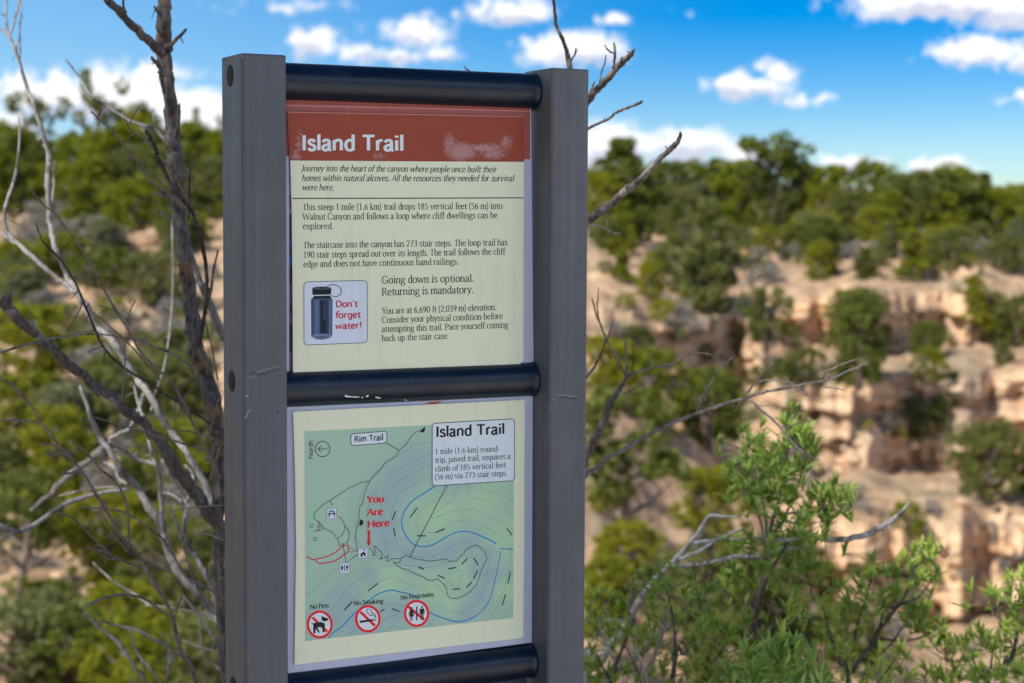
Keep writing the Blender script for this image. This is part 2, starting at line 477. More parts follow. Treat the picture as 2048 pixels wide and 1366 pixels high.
part_of_terrain('cliff', is_cliff, 'ledged tan and orange sandstone cliff across the canyon on the right', 'cliff')
part_of_terrain('hillside', is_hill, 'stony tan hillside with scattered shrubs behind the dead trees on the left', 'hillside')
part_of_terrain('ground', ~(is_cliff | is_hill), 'dry rocky ground of the canyon rim, slopes and far mesa', 'ground')
vis = TV[(np.abs(np.array(az_list)) < R(20)), :, :].reshape(-1, 3)
vis = vis[(vis[:, 1] > 12) & (vis[:, 1] < 220)]
vis_px = project(vis)


def ground_hit(x, y):
    """the visible piece of ground behind a photo pixel"""
    for rad in (6, 12, 24, 48, 90):
        k = (np.abs(vis_px[:, 0] - x) < rad) & (np.abs(vis_px[:, 1] - y) < rad)
        if k.any():
            c = vis[k]
            return Vector(c[np.argmin(c[:, 1] + 0.02 * np.abs(vis_px[k][:, 0] - x))])
    return at(x, y, 60)


# ------------------------------------------------------------------ vegetation materials
def leaf_material(name, dark, light, yellow, trans=0.25):
    m_, nt, b = new_mat(name)
    at_ = nd(nt, 'ShaderNodeAttribute', attribute_name='tone')
    oi = nd(nt, 'ShaderNodeObjectInfo')
    gi = nd(nt, 'ShaderNodeNewGeometry')
    v = mth(nt, 'ADD', mth(nt, 'MULTIPLY', at_.outputs['Fac'], 0.7), mth(nt, 'MULTIPLY', gi.outputs['Random Per Island'], 0.3))
    c = mixc(nt, v, dark, light)
    c = mixc(nt, mth(nt, 'MULTIPLY', oi.outputs['Random'], 0.75), c, yellow)
    c2 = mixc(nt, 1.0, c, (0.9, 1.0, 0.55), 'MULTIPLY')
    nt.links.new(c, b.inputs['Base Color'])
    b.inputs['Roughness'].default_value = 0.6
    b.inputs['Specular IOR Level'].default_value = 0.08
    tr = nd(nt, 'ShaderNodeBsdfTranslucent', {'Color': c2})
    mx = nd(nt, 'ShaderNodeMixShader', {0: trans, 1: b.outputs[0], 2: tr.outputs[0]})
    nt.links.new(mx.outputs[0], nt.nodes['Material Output'].inputs['Surface'])
    return m_


def bark_material(name, dark, light, patch, scale=60.0, patch_amt=0.35):
    m_, nt, b = new_mat(name)
    geo = nd(nt, 'ShaderNodeNewGeometry')
    oi = nd(nt, 'ShaderNodeTexCoord')
    mp = nd(nt, 'ShaderNodeMapping', {'Vector': oi.outputs['Object'], 'Scale': (scale, scale, scale * 0.3)})
    n = nd(nt, 'ShaderNodeTexNoise', {'Vector': mp.outputs[0], 'Scale': 1.0, 'Detail': 6.0, 'Roughness': 0.7})
    p = nd(nt, 'ShaderNodeTexNoise', {'Vector': oi.outputs['Object'], 'Scale': scale * 0.16, 'Detail': 3.0})
    c = ramp(nt, n.outputs[0], [(0.32, dark), (0.5, [(a + b_) / 2 for a, b_ in zip(dark, light)]), (0.68, light)])
    c = mixc(nt, mth(nt, 'MULTIPLY', smooth(nt, p.outputs[0], 0.56, 0.63), patch_amt), c, patch)
    nt.links.new(c, b.inputs['Base Color'])
    b.inputs['Roughness'].default_value = 0.9
    b.inputs['Specular IOR Level'].default_value = 0.2
    bm = nd(nt, 'ShaderNodeBump', {'Height': n.outputs[0], 'Strength': 0.9, 'Distance': 0.12 / scale})
    nt.links.new(bm.outputs[0], b.inputs['Normal'])
    return m_


M_JUN = leaf_material('juniper_foliage', (0.075, 0.094, 0.012), (0.225, 0.262, 0.022), (0.275, 0.262, 0.024), 0.40)
M_PIN = leaf_material('pinyon_foliage', (0.064, 0.084, 0.018), (0.180, 0.210, 0.034), (0.175, 0.175, 0.070), 0.40)
M_SAGE = leaf_material('sage_foliage', (0.10, 0.11, 0.06), (0.20, 0.21, 0.13), (0.17, 0.18, 0.055))
M_BRUSH = leaf_material('grey_brush', (0.13, 0.115, 0.11), (0.30, 0.28, 0.275), (0.22, 0.20, 0.17), 0.1)
M_TRUNK = bark_material('tree_bark', (0.075, 0.055, 0.045), (0.24, 0.19, 0.16), (0.30, 0.26, 0.23), 8.0)


def M_BOUNCE_PAVE():
    m_, nt, b = new_mat('concrete')
    tcn = nd(nt, 'ShaderNodeTexCoord')
    n = nd(nt, 'ShaderNodeTexNoise', {'Vector': tcn.outputs['Object'], 'Scale': 3.0, 'Detail': 9.0, 'Roughness': 0.7})
    nt.links.new(ramp(nt, n.outputs[0], [(0.3, (0.42, 0.40, 0.36)), (0.7, (0.58, 0.56, 0.51))]), b.inputs['Base Color'])
    b.inputs['Roughness'].default_value = 0.9
    return m_


# ------------------------------------------------------------------ living trees
def crown_mesh(name, kind, seed, mat):
    """many leaf tufts gathered in clumps; unit height, base at z = 0"""
    rng = np.random.default_rng(seed)
    C, Rb = [], []
    if kind == 'cone':
        n = 130; h = rng.uniform(0.06, 0.97, n); prof_ = 0.36 * (1 - h) ** 0.75 * (0.75 + 0.35 * np.sin(h * 9 + seed)) + 0.04
        rb = rng.uniform(0.035, 0.085, n) * (1.15 - 0.5 * h)
    elif kind == 'round':
        n = 150; h = rng.uniform(0.05, 0.95, n); prof_ = 0.44 * np.sqrt(np.clip(1 - ((h - 0.42) / 0.58) ** 2, 0.02, 1))
        rb = rng.uniform(0.035, 0.095, n)
    elif kind == 'broad':
        n = 150; h = rng.uniform(0.16, 0.95, n); prof_ = 0.56 * np.sqrt(np.clip(1 - ((h - 0.5) / 0.5) ** 2, 0.03, 1))
        rb = rng.uniform(0.035, 0.09, n)
    elif kind == 'open':
        n = 46; h = rng.uniform(0.45, 0.98, n); prof_ = 0.40 * np.sqrt(np.clip(1 - ((h - 0.72) / 0.32) ** 2, 0.05, 1))
        rb = rng.uniform(0.045, 0.085, n)
    elif kind == 'sparse':
        n = 24; h = rng.uniform(0.45, 0.98, n); prof_ = 0.36 * np.sqrt(np.clip(1 - ((h - 0.74) / 0.30) ** 2, 0.1, 1))
        rb = rng.uniform(0.04, 0.075, n)
    elif kind == 'flattop':
        n = 56; h = rng.uniform(0.58, 0.97, n); prof_ = 0.36 + 0.08 * np.sin(h * 30)
        rb = rng.uniform(0.045, 0.085, n)
    else:  # low shrub
        n = 40; h = rng.uniform(0.1, 0.9, n); prof_ = 0.75 * np.sqrt(np.clip(1 - ((h - 0.3) / 0.75) ** 2, 0.05, 1))
        rb = rng.uniform(0.10, 0.2, n)
    a = rng.uniform(0, 2 * np.pi, n)
    q = np.sqrt(rng.uniform(0.12, 1.0, n))
    lob = 1 + 0.24 * np.sin(a * 2 + seed) + 0.18 * np.sin(a * 3 + 2 * seed + h * 6)
    C = np.stack([np.cos(a) * prof_ * q * lob, np.sin(a) * prof_ * q * lob, h], -1)
    per = {'shrub': 60, 'sparse': 48, 'flattop': 62, 'open': 70}.get(kind, 52)
    V, T = [], []
    tone_b = rng.uniform(0, 1, n)
    for k in range(n):
        d = rng.normal(size=(per, 3)); d /= np.linalg.norm(d, axis=1)[:, None]
        rr = rb[k] * rng.uniform(0.35, 1.0, per) ** 0.6
        c = C[k] + d * rr[:, None] * np.array([1.05, 1.05, 0.85])
        ax = d + np.array([0, 0, 0.6]) + rng.normal(size=(per, 3)) * 0.5
        ax /= np.linalg.norm(ax, axis=1)[:, None]
        sd = np.cross(ax, rng.normal(size=(per, 3))); sd /= np.linalg.norm(sd, axis=1)[:, None]
        L = rng.uniform(0.022, 0.045, per)[:, None] * (1.6 if kind == 'shrub' else 1.0)
        Wd = L * rng.uniform(0.28, 0.5, per)[:, None]
        V.append(np.stack([c - ax * L * 0.5, c + sd * Wd, c + ax * L, c - sd * Wd], 1))
        T.append(np.clip(tone_b[k] * 0.7 + rng.uniform(0, 0.35, per), 0, 1))
    V = np.concatenate(V).reshape(-1, 3)
    Fq = np.arange(len(V)).reshape(-1, 4)
    return quads_mesh(name, V, Fq, mat, np.concatenate(T))


def trunk_mesh(name, kind, seed):
    rng = random.Random(seed)
    V, Fc = [], []

    def add(P, r0, r1, s):
        P = catmull(P, 4)
        n = len(P)
        v, f = tube_data(P, [r0 + (r1 - r0) * i / (n - 1) for i in range(n)], 7, 0.2, s)
        o = len(V)
        V.extend(v); Fc.extend([tuple(i + o for i in q) for q in f])
    top = {'cone': 0.8, 'round': 0.7, 'broad': 0.7, 'open': 0.75, 'flattop': 0.8, 'sparse': 0.85}.get(kind, 0.5)
    lean = (rng.uniform(-.08, .08), rng.uniform(-.08, .08))
    add([(0, 0, -0.06), (lean[0] * .4, lean[1] * .3, top * .35), (lean[0], lean[1], top * .7), (lean[0] * 1.2, lean[1], top)], 0.045, 0.012, seed)
    for k in range(9 if kind != 'shrub' else 6):
        h = rng.uniform(0.18, 0.85) * top
        a = k * 2.4 + rng.uniform(-.4, .4)
        ln = rng.uniform(.2, .36) * (1.3 if kind in ('broad', 'flattop') else 1)
        b = (lean[0] * h / top, lean[1] * h / top, h)
        add([b, (b[0] + math.cos(a) * ln * .5, b[1] + math.sin(a) * ln * .5, h + ln * .25), (b[0] + math.cos(a) * ln, b[1] + math.sin(a) * ln, h + ln * .7)], 0.02, 0.005, seed + k)
    return mesh(name, V, Fc, M_TRUNK, smooth_=True)


PROTO = {}
for kind in ('cone', 'round', 'broad', 'open', 'flattop', 'sparse', 'shrub'):
    PROTO[kind] = []
    for s_ in range(3):
        mat = M_SAGE if kind == 'shrub' else (M_JUN if kind in ('round', 'cone') and s_ != 1 else M_PIN)
        PROTO[kind].append((crown_mesh(kind + '_crown', kind, 11 * s_ + len(kind), mat), trunk_mesh(kind + '_trunk', kind, 5 * s_ + len(kind))))
TONE = {'j': M_JUN, 'p': M_PIN, 's': M_SAGE, 'g': M_BRUSH}
rt = random.Random(5)
tree_i = 0


def tree(x, ybase, hpx, kind, label, group=None, wf=1.0, name=None, tone=None, cat=None):
    """one living tree where the photo shows it: its foot on the ground behind photo pixel (x, ybase)"""
    global tree_i
    g = ground_hit(x, ybase)
    h = hpx / F * g.y
    nm = name or ('juniper_tree' if kind in ('round', 'cone') else 'pinyon_tree')
    t = thing(nm, label, cat or 'tree', (g.x, g.y, g.z - 0.03 * h), group)
    cm, tm = PROTO[kind][tree_i % 3]
    tree_i += 1
    c = link('crown', cm, t)
    k = link('trunk', tm, t)
    if tone:
        c.material_slots[0].link = 'OBJECT'
        c.material_slots[0].material = TONE[tone]
    t.scale = (h * wf, h * wf, h)
    t.rotation_euler = (0, 0, rt.uniform(0, 6.28))
    return t


SKY_L = 'green juniper or pinyon in the dense row along the far rim skyline'
SKY_G = 'trees in the row along the far rim skyline'
for (x, yt, yb, kind, wf) in ((1196, 345, 450, 'round', .9), (1292, 338, 440, 'round', .9), (1338, 330, 435, 'broad', .9), (1392, 332, 432, 'round', 1), (1432, 330, 440, 'cone', 1.1),
                              (1475, 330, 452, 'round', .9), (1512, 345, 440, 'broad', .8), (1608, 340, 450, 'cone', 1.2), (1652, 338, 455, 'round', 1), (1745, 330, 440, 'round', .9),
                              (1800, 358, 460, 'round', 1.0), (1852, 350, 468, 'broad', .9), (1905, 342, 460, 'round', 1.1), (1962, 362, 470, 'cone', 1.3), (2000, 385, 480, 'round', 1), (1360, 375, 455, 'broad', .9),
                              (1555, 380, 470, 'round', .9), (1700, 380, 470, 'broad', .9), (1775, 385, 475, 'round', .8), (1250, 370, 455, 'broad', 1), (1880, 390, 480, 'round', 1.2), (1630, 385, 475, 'cone', 1.2)):
    tree(x, yb, (yb - yt) * 1.16, kind, SKY_L, SKY_G, wf)
tree(1243, 448, 178, 'cone', 'tall pointed juniper on the rim rising highest just right of the sign post', None, 1.6)
tree(1885, 468, 138, 'broad', 'dome-shaped juniper standing highest on the right part of the rim skyline', None, 1.25)
tree(1545, 470, 205, 'flattop', 'tallest dark tree on the far rim with an open crown on bare branches', None, .95)
tree(1692, 440, 112, 'sparse', 'thin see-through tree on the rim skyline with bare twigs in its top', None, .9)
tree(2036, 470, 108, 'round', 'round yellow-green juniper on the skyline at the right edge of the picture', None, 1.0, tone='j')
# below the skyline, on the slope above the cliff
tree(1412, 622, 235, 'cone', 'largest conical pinyon on the slope above the cliff, dark and full to the ground', None, .95, tone='p')
tree(1362, 585, 130, 'round', 'green juniper close against the left side of the largest conical pinyon', None, .9)
tree(1240, 558, 72, 'cone', 'small pointed yellow-green juniper on bare slope just right of the sign post', None, 1.2, tone='j')
tree(1302, 596, 82, 'round', 'squat bright juniper at the slope edge, right of the small pointed one', None, .95, tone='j')
tree(1368, 592, 46, 'round', 'tiny round juniper in front of the foot of the largest conical pinyon', None, 1.0, tone='j')
tree(1500, 572, 105, 'sparse', 'greyish sparse pinyon right of the largest conical pinyon', None, 1.0)
tree(1640, 558, 82, 'round', 'olive-brown round bush-like tree in the middle of the slope above the cliff', None, 1.1)
tree(1728, 552, 66, 'cone', 'narrow leaning dark juniper left of the bright juniper on the slope', None, 1.3)
tree(1817, 552, 102, 'cone', 'bright yellow-green pear-shaped juniper on the slope near the cliff top', None, 1.15, tone='j')
tree(1908, 535, 92, 'broad', 'dull green pinyon on the slope right of the bright pear-shaped juniper', None, .9)
tree(2010, 540, 80, 'broad', 'grey-green tree on the slope near the right edge of the picture', None, .9)
MID_L = 'small green juniper scattered on the upper slope between skyline trees and cliff'
MID_G = 'small junipers on the upper slope'
for (x, yb, h, kind) in ((1450, 480, 70, 'round'), (1220, 500, 70, 'broad'), (1290, 480, 70, 'round'), (1770, 510, 70, 'round'), (1860, 525, 56, 'round'), (1680, 505, 60, 'broad'), (1590, 500, 62, 'round'), (1530, 505, 60, 'round'), (1960, 510, 74, 'round'), (2040, 505, 66, 'broad')):
    tree(x, yb, h, kind, MID_L, MID_G)
# on the cliff
tree(1722, 768, 190, 'round', 'biggest dark pinyon growing on the cliff ledge in the middle of the rock wall', None, .92, tone='p')
tree(1528, 760, 185, 'open', 'thin grey-green tree in the cleft right of the square rock buttress', None, .75)
tree(1948, 655, 112, 'cone', 'upright juniper hanging at the upper cliff edge', None, 1.1, tone='j')
tree(2032, 690, 110, 'broad', 'green tree on the upper cliff at the right edge of the picture', None, .85)
tree(1850, 712, 78, 'broad', 'dark low pinyon on the ledge right of the biggest ledge pinyon', None, 1.0)
tree(1862, 765, 72, 'round', 'small dark tree just below the low pinyon on the ledge', None, 1.0)
tree(1600, 765, 84, 'broad', 'low green tree at the left foot of the biggest ledge pinyon', None, 1.0)
tree(1415, 745, 62, 'open', 'tiny tree growing out of the face of the square rock buttress', None, .7)
tree(1275, 715, 75, 'broad', 'small tree on the orange slope left of the square rock buttress', None, .9)
tree(1968, 1000, 175, 'broad', 'big dark pinyon low on the rock wall beside the right edge of the picture', None, .85, tone='p')
tree(2050, 985, 120, 'round', 'dark tree cut by the right edge of the picture low on the rock wall', None, .9)
tree(1655, 1195, 80, 'round', 'small bright green tree at the foot of the lower cliff behind the leafy bush', None, .9, tone='j')
tree(1585, 1190, 130, 'broad', 'dark green tree behind the top of the tall leafy bush', None, .8)
# mid distance below the slope, right of the sign
tree(1258, 1130, 370, 'open', 'large dark pinyon with forked black trunk on the slope right of the sign', None, .95, tone='p')
tree(1300, 830, 145, 'broad', 'bright green bushy pinyon above the large forked pinyon', None, 1.0, tone='j')
tree(1215, 790, 130, 'round', 'bright green pinyon touching the sign post halfway up', None, 1.0)
tree(1425, 905, 180, 'broad', 'green pinyon crown right of the large forked pinyon', None, .9)
tree(1425, 1080, 160, 'round', 'green juniper low between forked pinyon and leafy bush', None, 1.05, tone='j')
tree(1215, 1290, 190, 'round', 'dark green juniper near the sign post below the forked pinyon', None, .9)
tree(1370, 1290, 190, 'broad', 'dark pinyon behind the bleached branches at the bottom right of the sign', None, 1.0)
tree(1470, 1240, 150, 'broad', 'dark pinyon behind the bushes, left of the tall leafy one', None, 1.0, tone='p')
tree(1560, 1330, 170, 'broad', 'dark green pinyon low behind the stems of the tall leafy bush', None, 1.0, tone='p')
tree(1680, 1350, 150, 'broad', 'shaded pinyon behind the open forked bush at the bottom', None, 1.0, tone='p')
tree(1450, 1380, 170, 'round', 'dark juniper at the bottom behind the bleached limb and bushes', None, 1.1, tone='p')
# left hillside skyline
LS_L = 'green juniper in the dense band across the hilltop left of the sign'
LS_G = 'junipers along the left hilltop'
for (x, yt, yb, kind, wf) in ((20, 235, 395, 'round', 1), (85, 270, 400, 'round', 1), (150, 260, 410, 'round', 1.0), (235, 235, 405, 'round', .95), (330, 250, 420, 'round', .9), (385, 235, 400, 'cone', 1.1),
                              (430, 250, 400, 'round', 1), (285, 280, 430, 'broad', .9), (190, 300, 430, 'round', 1), (50, 310, 430, 'broad', .9), (420, 310, 430, 'round', .9), (120, 320, 440, 'round', 1.1), (-20, 280, 420, 'round', 1), (350, 330, 450, 'round', 1), (470, 260, 410, 'round', 1), (-50, 240, 400, 'broad', 1)):
    tree(x, yb, yb - yt, kind, LS_L, LS_G, wf)
tree(192, 400, 262, 'sparse', 'tall dark tree on the left hilltop with sky showing through its crown', None, .8, tone='p')
tree(55, 385, 205, 'sparse', 'thin dark see-through tree on the hilltop at the left edge of the picture', None, .95, tone='p')
tree(282, 395, 195, 'round', 'tall rounded tree on the left hilltop right of the see-through crown', None, .75)
tree(410, 395, 180, 'sparse', 'slender tree on the left hilltop against the cloud next to the sign', None, .8)
tree(155, 470, 150, 'cone', 'bright yellow-green juniper at the lower edge of the left hilltop trees', None, 1.1, tone='j')
tree(265, 480, 130, 'round', 'full green juniper in front of the hilltop trees left of the burnt trunk', None, 1.1)
tree(120, 545, 85, 'broad', 'olive bush-like juniper on the stony slope below the left hilltop', None, 1.3, tone='j')
tree(215, 585, 95, 'broad', 'mixed brown and green juniper in the middle of the left stony slope', None, 1.1)
tree(310, 610, 120, 'broad', 'dark grey-green pinyon on the left stony slope beside the burnt trunk', None, 1.1)
tree(45, 620, 90, 'broad', 'dusty green shrub tree at the left edge of the stony slope', None, 1.2, tone='s')
# nearer slope under the dead branches
tree(60, 790, 190, 'broad', 'bright green pinyon at the left edge just under the stony slope', None, .95, tone='j')
tree(235, 880, 190, 'broad', 'green pinyon in the middle of the slope behind the pale dead branches', None, .95, tone='p')
tree(110, 990, 190, 'broad', 'green pinyon below the left edge pinyon, behind the fork of brown twigs', None, 1.0, tone='j')
tree(330, 1010, 170, 'round', 'green juniper behind the crossing dead branches close to the sign', None, 1.0)
tree(40, 1200, 270, 'open', 'pinyon with bare grey trunk at the left edge of the lower slope', None, .95, tone='p')
tree(215, 1200, 230, 'broad', 'leafy dark pinyon behind the pale curved branch', None, .95, tone='j')
tree(370, 1230, 210, 'broad', 'green pinyon low beside the sign behind the bleached stems', None, .95)
tree(60, 1375, 200, 'broad', 'scrubby grey-green pinyon in the lower left corner', None, 1.25, tone='s')
tree(150, 1400, 190, 'broad', 'dark green pinyon at the bottom, right of the corner pinyon', None, 1.1, tone='p')
tree(270, 1430, 210, 'broad', 'yellow-green pinyon at the bottom of the picture left of the sign', None, 1.0, tone='j')
tree(410, 1450, 210, 'broad', 'green pinyon at the bottom of the picture touching the sign post', None, .95)
tree(5, 1010, 150, 'round', 'dark green juniper cut by the left edge of the picture', None, .9, tone='p')

TR = random.Random(77)
for (n, x0, x1, y0, y1, h0, h1, lab, grp) in (
        (18, 0, 440, 470, 640, 46, 95, 'small olive-green juniper scattered over the stony left hillside', 'small junipers on the left hillside'),
        (30, 1190, 2045, 430, 530, 48, 92, MID_L, MID_G),
        (12, 1450, 2040, 590, 960, 40, 80, 'small dark tree clinging to the ledges of the right-hand cliff', 'small trees on the right cliff'),
        (11, 0, 440, 780, 1380, 110, 180, 'green pinyon crowded among others on the lower left slope', 'pinyons of the lower left slope'),
        (5, 1185, 1500, 900, 1340, 80, 140, 'green pinyon crowded on the slope between the sign and the leafy bush', 'pinyons right of the sign')):
    for k in range(n):
        tree(TR.uniform(x0, x1), TR.uniform(y0, y1), TR.uniform(h0, h1), TR.choice(('round', 'broad', 'broad', 'cone')), lab, grp, TR.uniform(.9, 1.25), name='pinyon_tree' if 'pinyon' in lab else None, tone=TR.choice('jpps'))

# grey sage and other low shrubs
SR = random.Random(21)
for (n, x0, x1, y0, y1, h0, h1, lab, grp) in (
        (44, 1190, 2045, 470, 565, 24, 46, 'low grey-green sage shrub on the slope above the right-hand cliff', 'sage shrubs above the right cliff'),
        (34, 1200, 2045, 600, 1000, 20, 48, 'small dusty shrub rooted on the ledges of the right-hand cliff', 'shrubs on the right cliff ledges'),
        (22, 1400, 2045, 1000, 1340, 24, 60, 'low shrub on the talus at the foot of the right-hand cliff', 'shrubs below the right cliff'),
        (64, 0, 440, 400, 735, 26, 66, 'low grey-green sage shrub on the stony left hillside', 'sage shrubs on the left hillside'),
        (44, 0, 445, 740, 1364, 40, 95, 'low dusty shrub between the pinyons of the lower left slope', 'shrubs of the lower left slope')):
    for k in range(n):
        x, y = SR.uniform(x0, x1), SR.uniform(y0, y1)
        t = tree(x, y, SR.uniform(h0, h1), 'shrub', lab, grp, SR.uniform(.8, 1.2), name='sage_shrub', tone=SR.choice('sggjp'), cat='shrub')

bounce_pave = mesh('bounce_pavement', [(-1.2, -12, 0.03), (9, -12, 0.03), (9, 1.3, 0.03), (-1.2, 1.3, 0.03), (-1.2, -12, -0.1), (9, -12, -0.1), (9, 1.3, -0.1), (-1.2, 1.3, -0.1)],
            [(0, 1, 2, 3), (0, 4, 5, 1), (1, 5, 6, 2), (2, 6, 7, 3), (3, 7, 4, 0)], None or M_BOUNCE_PAVE())  # unseen concrete walk, added to bounce sunlight up onto the lower sheet
tag(link('bounce_pavement', bounce_pave), 'unseen pale concrete trailhead walk added to bounce light onto the sign', 'bounce_pavement', kind='structure')

# loose boulders
def boulder_mesh(seed):
    bm = bmesh.new()
    bmesh.ops.create_icosphere(bm, subdivisions=3, radius=0.5)
    for v in bm.verts:
        c = v.co.copy()
        k = 1 + 0.35 * noise.noise(c * 1.7 + Vector((seed * 5, 0, 0)))
        v.co = Vector((c.x * k * 1.25, c.y * k, c.z * k * 0.75))
        for ax, lim in ((Vector((1, .2, .1)), .46), (Vector((-.3, 1, .2)), .40), (Vector((.1, -.2, 1)), .30), (Vector((-1, -.3, .3)), .45), (Vector((.2, -1, .1)), .38)):
            a = ax.normalized(); e_ = v.co.dot(a) - lim
            if e_ > 0: v.co -= a * e_ * 0.9
    me = bpy.data.meshes.new('boulder')
    bm.to_mesh(me); bm.free()
    me.materials.append(M_ROCK)
    return me


BOULD = [boulder_mesh(s) for s in range(4)]
for (n, x0, x1, y0, y1, h0, h1, lab, grp) in (
        (24, 0, 440, 440, 730, 18, 60, 'tan sandstone boulder on the stony left hillside', 'boulders on the left hillside'),
        (20, 1190, 2040, 470, 560, 14, 34, 'tan sandstone boulder on the slope above the right-hand cliff', 'boulders above the right cliff'),
        (22, 1190, 2040, 700, 1200, 14, 40, 'broken sandstone block on the ledges of the right-hand cliff', 'fallen blocks on the right cliff'),
        (14, 0, 445, 760, 1340, 30, 80, 'sandstone boulder between the pinyons of the lower left slope', 'boulders of the lower left slope')):
    for k in range(n):
        g = ground_hit(SR.uniform(x0, x1), SR.uniform(y0, y1))
        h = SR.uniform(h0, h1) / F * g.y
        o = tag(link('boulder', BOULD[k % 4], None, (g.x, g.y, g.z + 0.12 * h)), lab, 'boulder', grp)
        o.scale = (h * SR.uniform(1, 1.6), h, h * SR.uniform(.8, 1.2))
        o.rotation_euler = (0, 0, SR.uniform(0, 6.28))

# unseen juniper, added left of the view so that its crown shades the sign
def added_shade_tree():
    t = thing('juniper_tree', 'dense unseen juniper added just outside the left edge to shade the sign', 'tree', (-2.0, 0.1, 0))
    for k, (dx, dy, s_) in enumerate(((0, 0, 1.0),)):
        link('crown', PROTO['round'][0][0], t)
        link('trunk', PROTO['round'][0][1], t)
    t.scale = (2.5, 2.5, 4.7)
    return t
added_shade_tree()

# ------------------------------------------------------------------ the trail sign
YAW = 0.47192
SU = Vector((math.cos(YAW), math.sin(YAW), 0))       # along the rails, left post to right post
SV = Vector((-math.sin(YAW), math.cos(YAW), 0))      # away from the viewer
SO = Vector((-0.28381, 1.89412, 0))
PW, PD, PS = 0.05, 0.06917, 0.36731
PTOP = EYE + 0.16772
RAILZ = [EYE + 0.14283, EYE - 0.19074, EYE - 0.52495]
RAIL_V, RAIL_R = 0.0425, 0.0205
VP = 0.034                                           # plane of the sheets

sign = thing('trail_sign', 'grey metal two-post trail sign holding an Island Trail notice and a trail map', 'sign', SO)
sign.rotation_euler = (0, 0, YAW)


def to_local(P):
    q = P - SO
    return Vector((q.dot(SU), q.dot(SV), q.z))


def on_plane(x, y, v):
    """photo pixel -> sign coordinates on the plane at depth v"""
    r = ray(x, y)
    o = Vector((0, 0, EYE))
    t = (v - (o - SO).dot(SV)) / r.dot(SV)
    return to_local(o + r * t)


def on_rail(x, y, k):
    r = ray(x, y)
    o = to_local(Vector((0, 0, EYE)))
    d = Vector((r.dot(SU), r.dot(SV), r.z))
    A = d.y ** 2 + d.z ** 2
    oy, oz = o.y - RAIL_V, o.z - RAILZ[k]
    B = 2 * (oy * d.y + oz * d.z)
    Cc = oy ** 2 + oz ** 2 - (RAIL_R + 0.00015) ** 2
    disc = max(0.0, B * B - 4 * A * Cc)
    return o + d * ((-B - math.sqrt(disc)) / (2 * A))


# materials
def paint_material():
    m_, nt, b = new_mat('grey_powder_coat')
    tcn = nd(nt, 'ShaderNodeTexCoord')
    n = nd(nt, 'ShaderNodeTexNoise', {'Vector': tcn.outputs['Object'], 'Scale': 24.0, 'Detail': 6.0, 'Roughness': 0.7})
    mp = nd(nt, 'ShaderNodeMapping', {'Vector': tcn.outputs['Object'], 'Scale': (60, 60, 3)})
    s_ = nd(nt, 'ShaderNodeTexNoise', {'Vector': mp.outputs[0], 'Scale': 1.0, 'Detail': 5.0, 'Roughness': 0.65})
    f = nd(nt, 'ShaderNodeTexNoise', {'Vector': tcn.outputs['Object'], 'Scale': 700.0, 'Detail': 2.0})
    big = nd(nt, 'ShaderNodeTexNoise', {'Vector': tcn.outputs['Object'], 'Scale': 7.0, 'Detail': 4.0, 'Roughness': 0.6})
    c = ramp(nt, mth(nt, 'ADD', mth(nt, 'MULTIPLY', n.outputs[0], 0.5), mth(nt, 'MULTIPLY', s_.outputs[0], 0.5)), [(0.35, (0.092, 0.097, 0.106)), (0.65, (0.134, 0.137, 0.149))])
    c = mixc(nt, mth(nt, 'MULTIPLY', smooth(nt, big.outputs[0], 0.5, 0.7), 0.35), c, (0.155, 0.150, 0.155))
    mp2 = nd(nt, 'ShaderNodeMapping', {'Vector': tcn.outputs['Object'], 'Scale': (110, 110, 2.2)})
    run = nd(nt, 'ShaderNodeTexNoise', {'Vector': mp2.outputs[0], 'Scale': 1.0, 'Detail': 6.0, 'Roughness': 0.6})
    c = mixc(nt, mth(nt, 'MULTIPLY', smooth(nt, run.outputs[0], 0.54, 0.70), mth(nt, 'MULTIPLY', smooth(nt, big.outputs[0], 0.38, 0.6), 0.55)), c, (0.075, 0.078, 0.085))
    c = mixc(nt, mth(nt, 'MULTIPLY', smooth(nt, run.outputs[0], 0.46, 0.33), 0.35), c, (0.19, 0.19, 0.195))
    # rust-brown wear along the front left edge of each post
    sx_ = nd(nt, 'ShaderNodeSeparateXYZ', {0: tcn.outputs['Object']})
    uu = mth(nt, 'MODULO', mth(nt, 'ADD', sx_.outputs[0], 2.0 * PS), PS)
    e1 = mth(nt, 'ABSOLUTE', mth(nt, 'SUBTRACT', uu, 0.0022))
    edge = mth(nt, 'MULTIPLY', smooth(nt, mth(nt, 'MULTIPLY', e1, -1.0), -0.0035, -0.0005), smooth(nt, sx_.outputs[1], 0.008, 0.001))
    c = mixc(nt, mth(nt, 'MULTIPLY', edge, mth(nt, 'MULTIPLY', smooth(nt, s_.outputs[0], 0.38, 0.6), 0.7)), c, (0.125, 0.085, 0.072))
    sp_ = nd(nt, 'ShaderNodeTexVoronoi', {'Vector': tcn.outputs['Object'], 'Scale': 150.0})
    c = mixc(nt, mth(nt, 'MULTIPLY', smooth(nt, sp_.outputs['Distance'], 0.10, 0.04), smooth(nt, big.outputs[0], 0.5, 0.56)), c, (0.26, 0.27, 0.27))
    nt.links.new(c, b.inputs['Base Color'])
    b.inputs['Roughness'].default_value = 0.5
    nt.links.new(ramp(nt, n.outputs[0], [(0.3, 0.42), (0.7, 0.62)]), b.inputs['Roughness'])
    b.inputs['Specular IOR Level'].default_value = 0.35
    bm = nd(nt, 'ShaderNodeBump', {'Height': mth(nt, 'ADD', f.outputs[0], n.outputs[0]), 'Strength': 0.12, 'Distance': 0.0006})
    nt.links.new(bm.outputs[0], b.inputs['Normal'])
    return m_


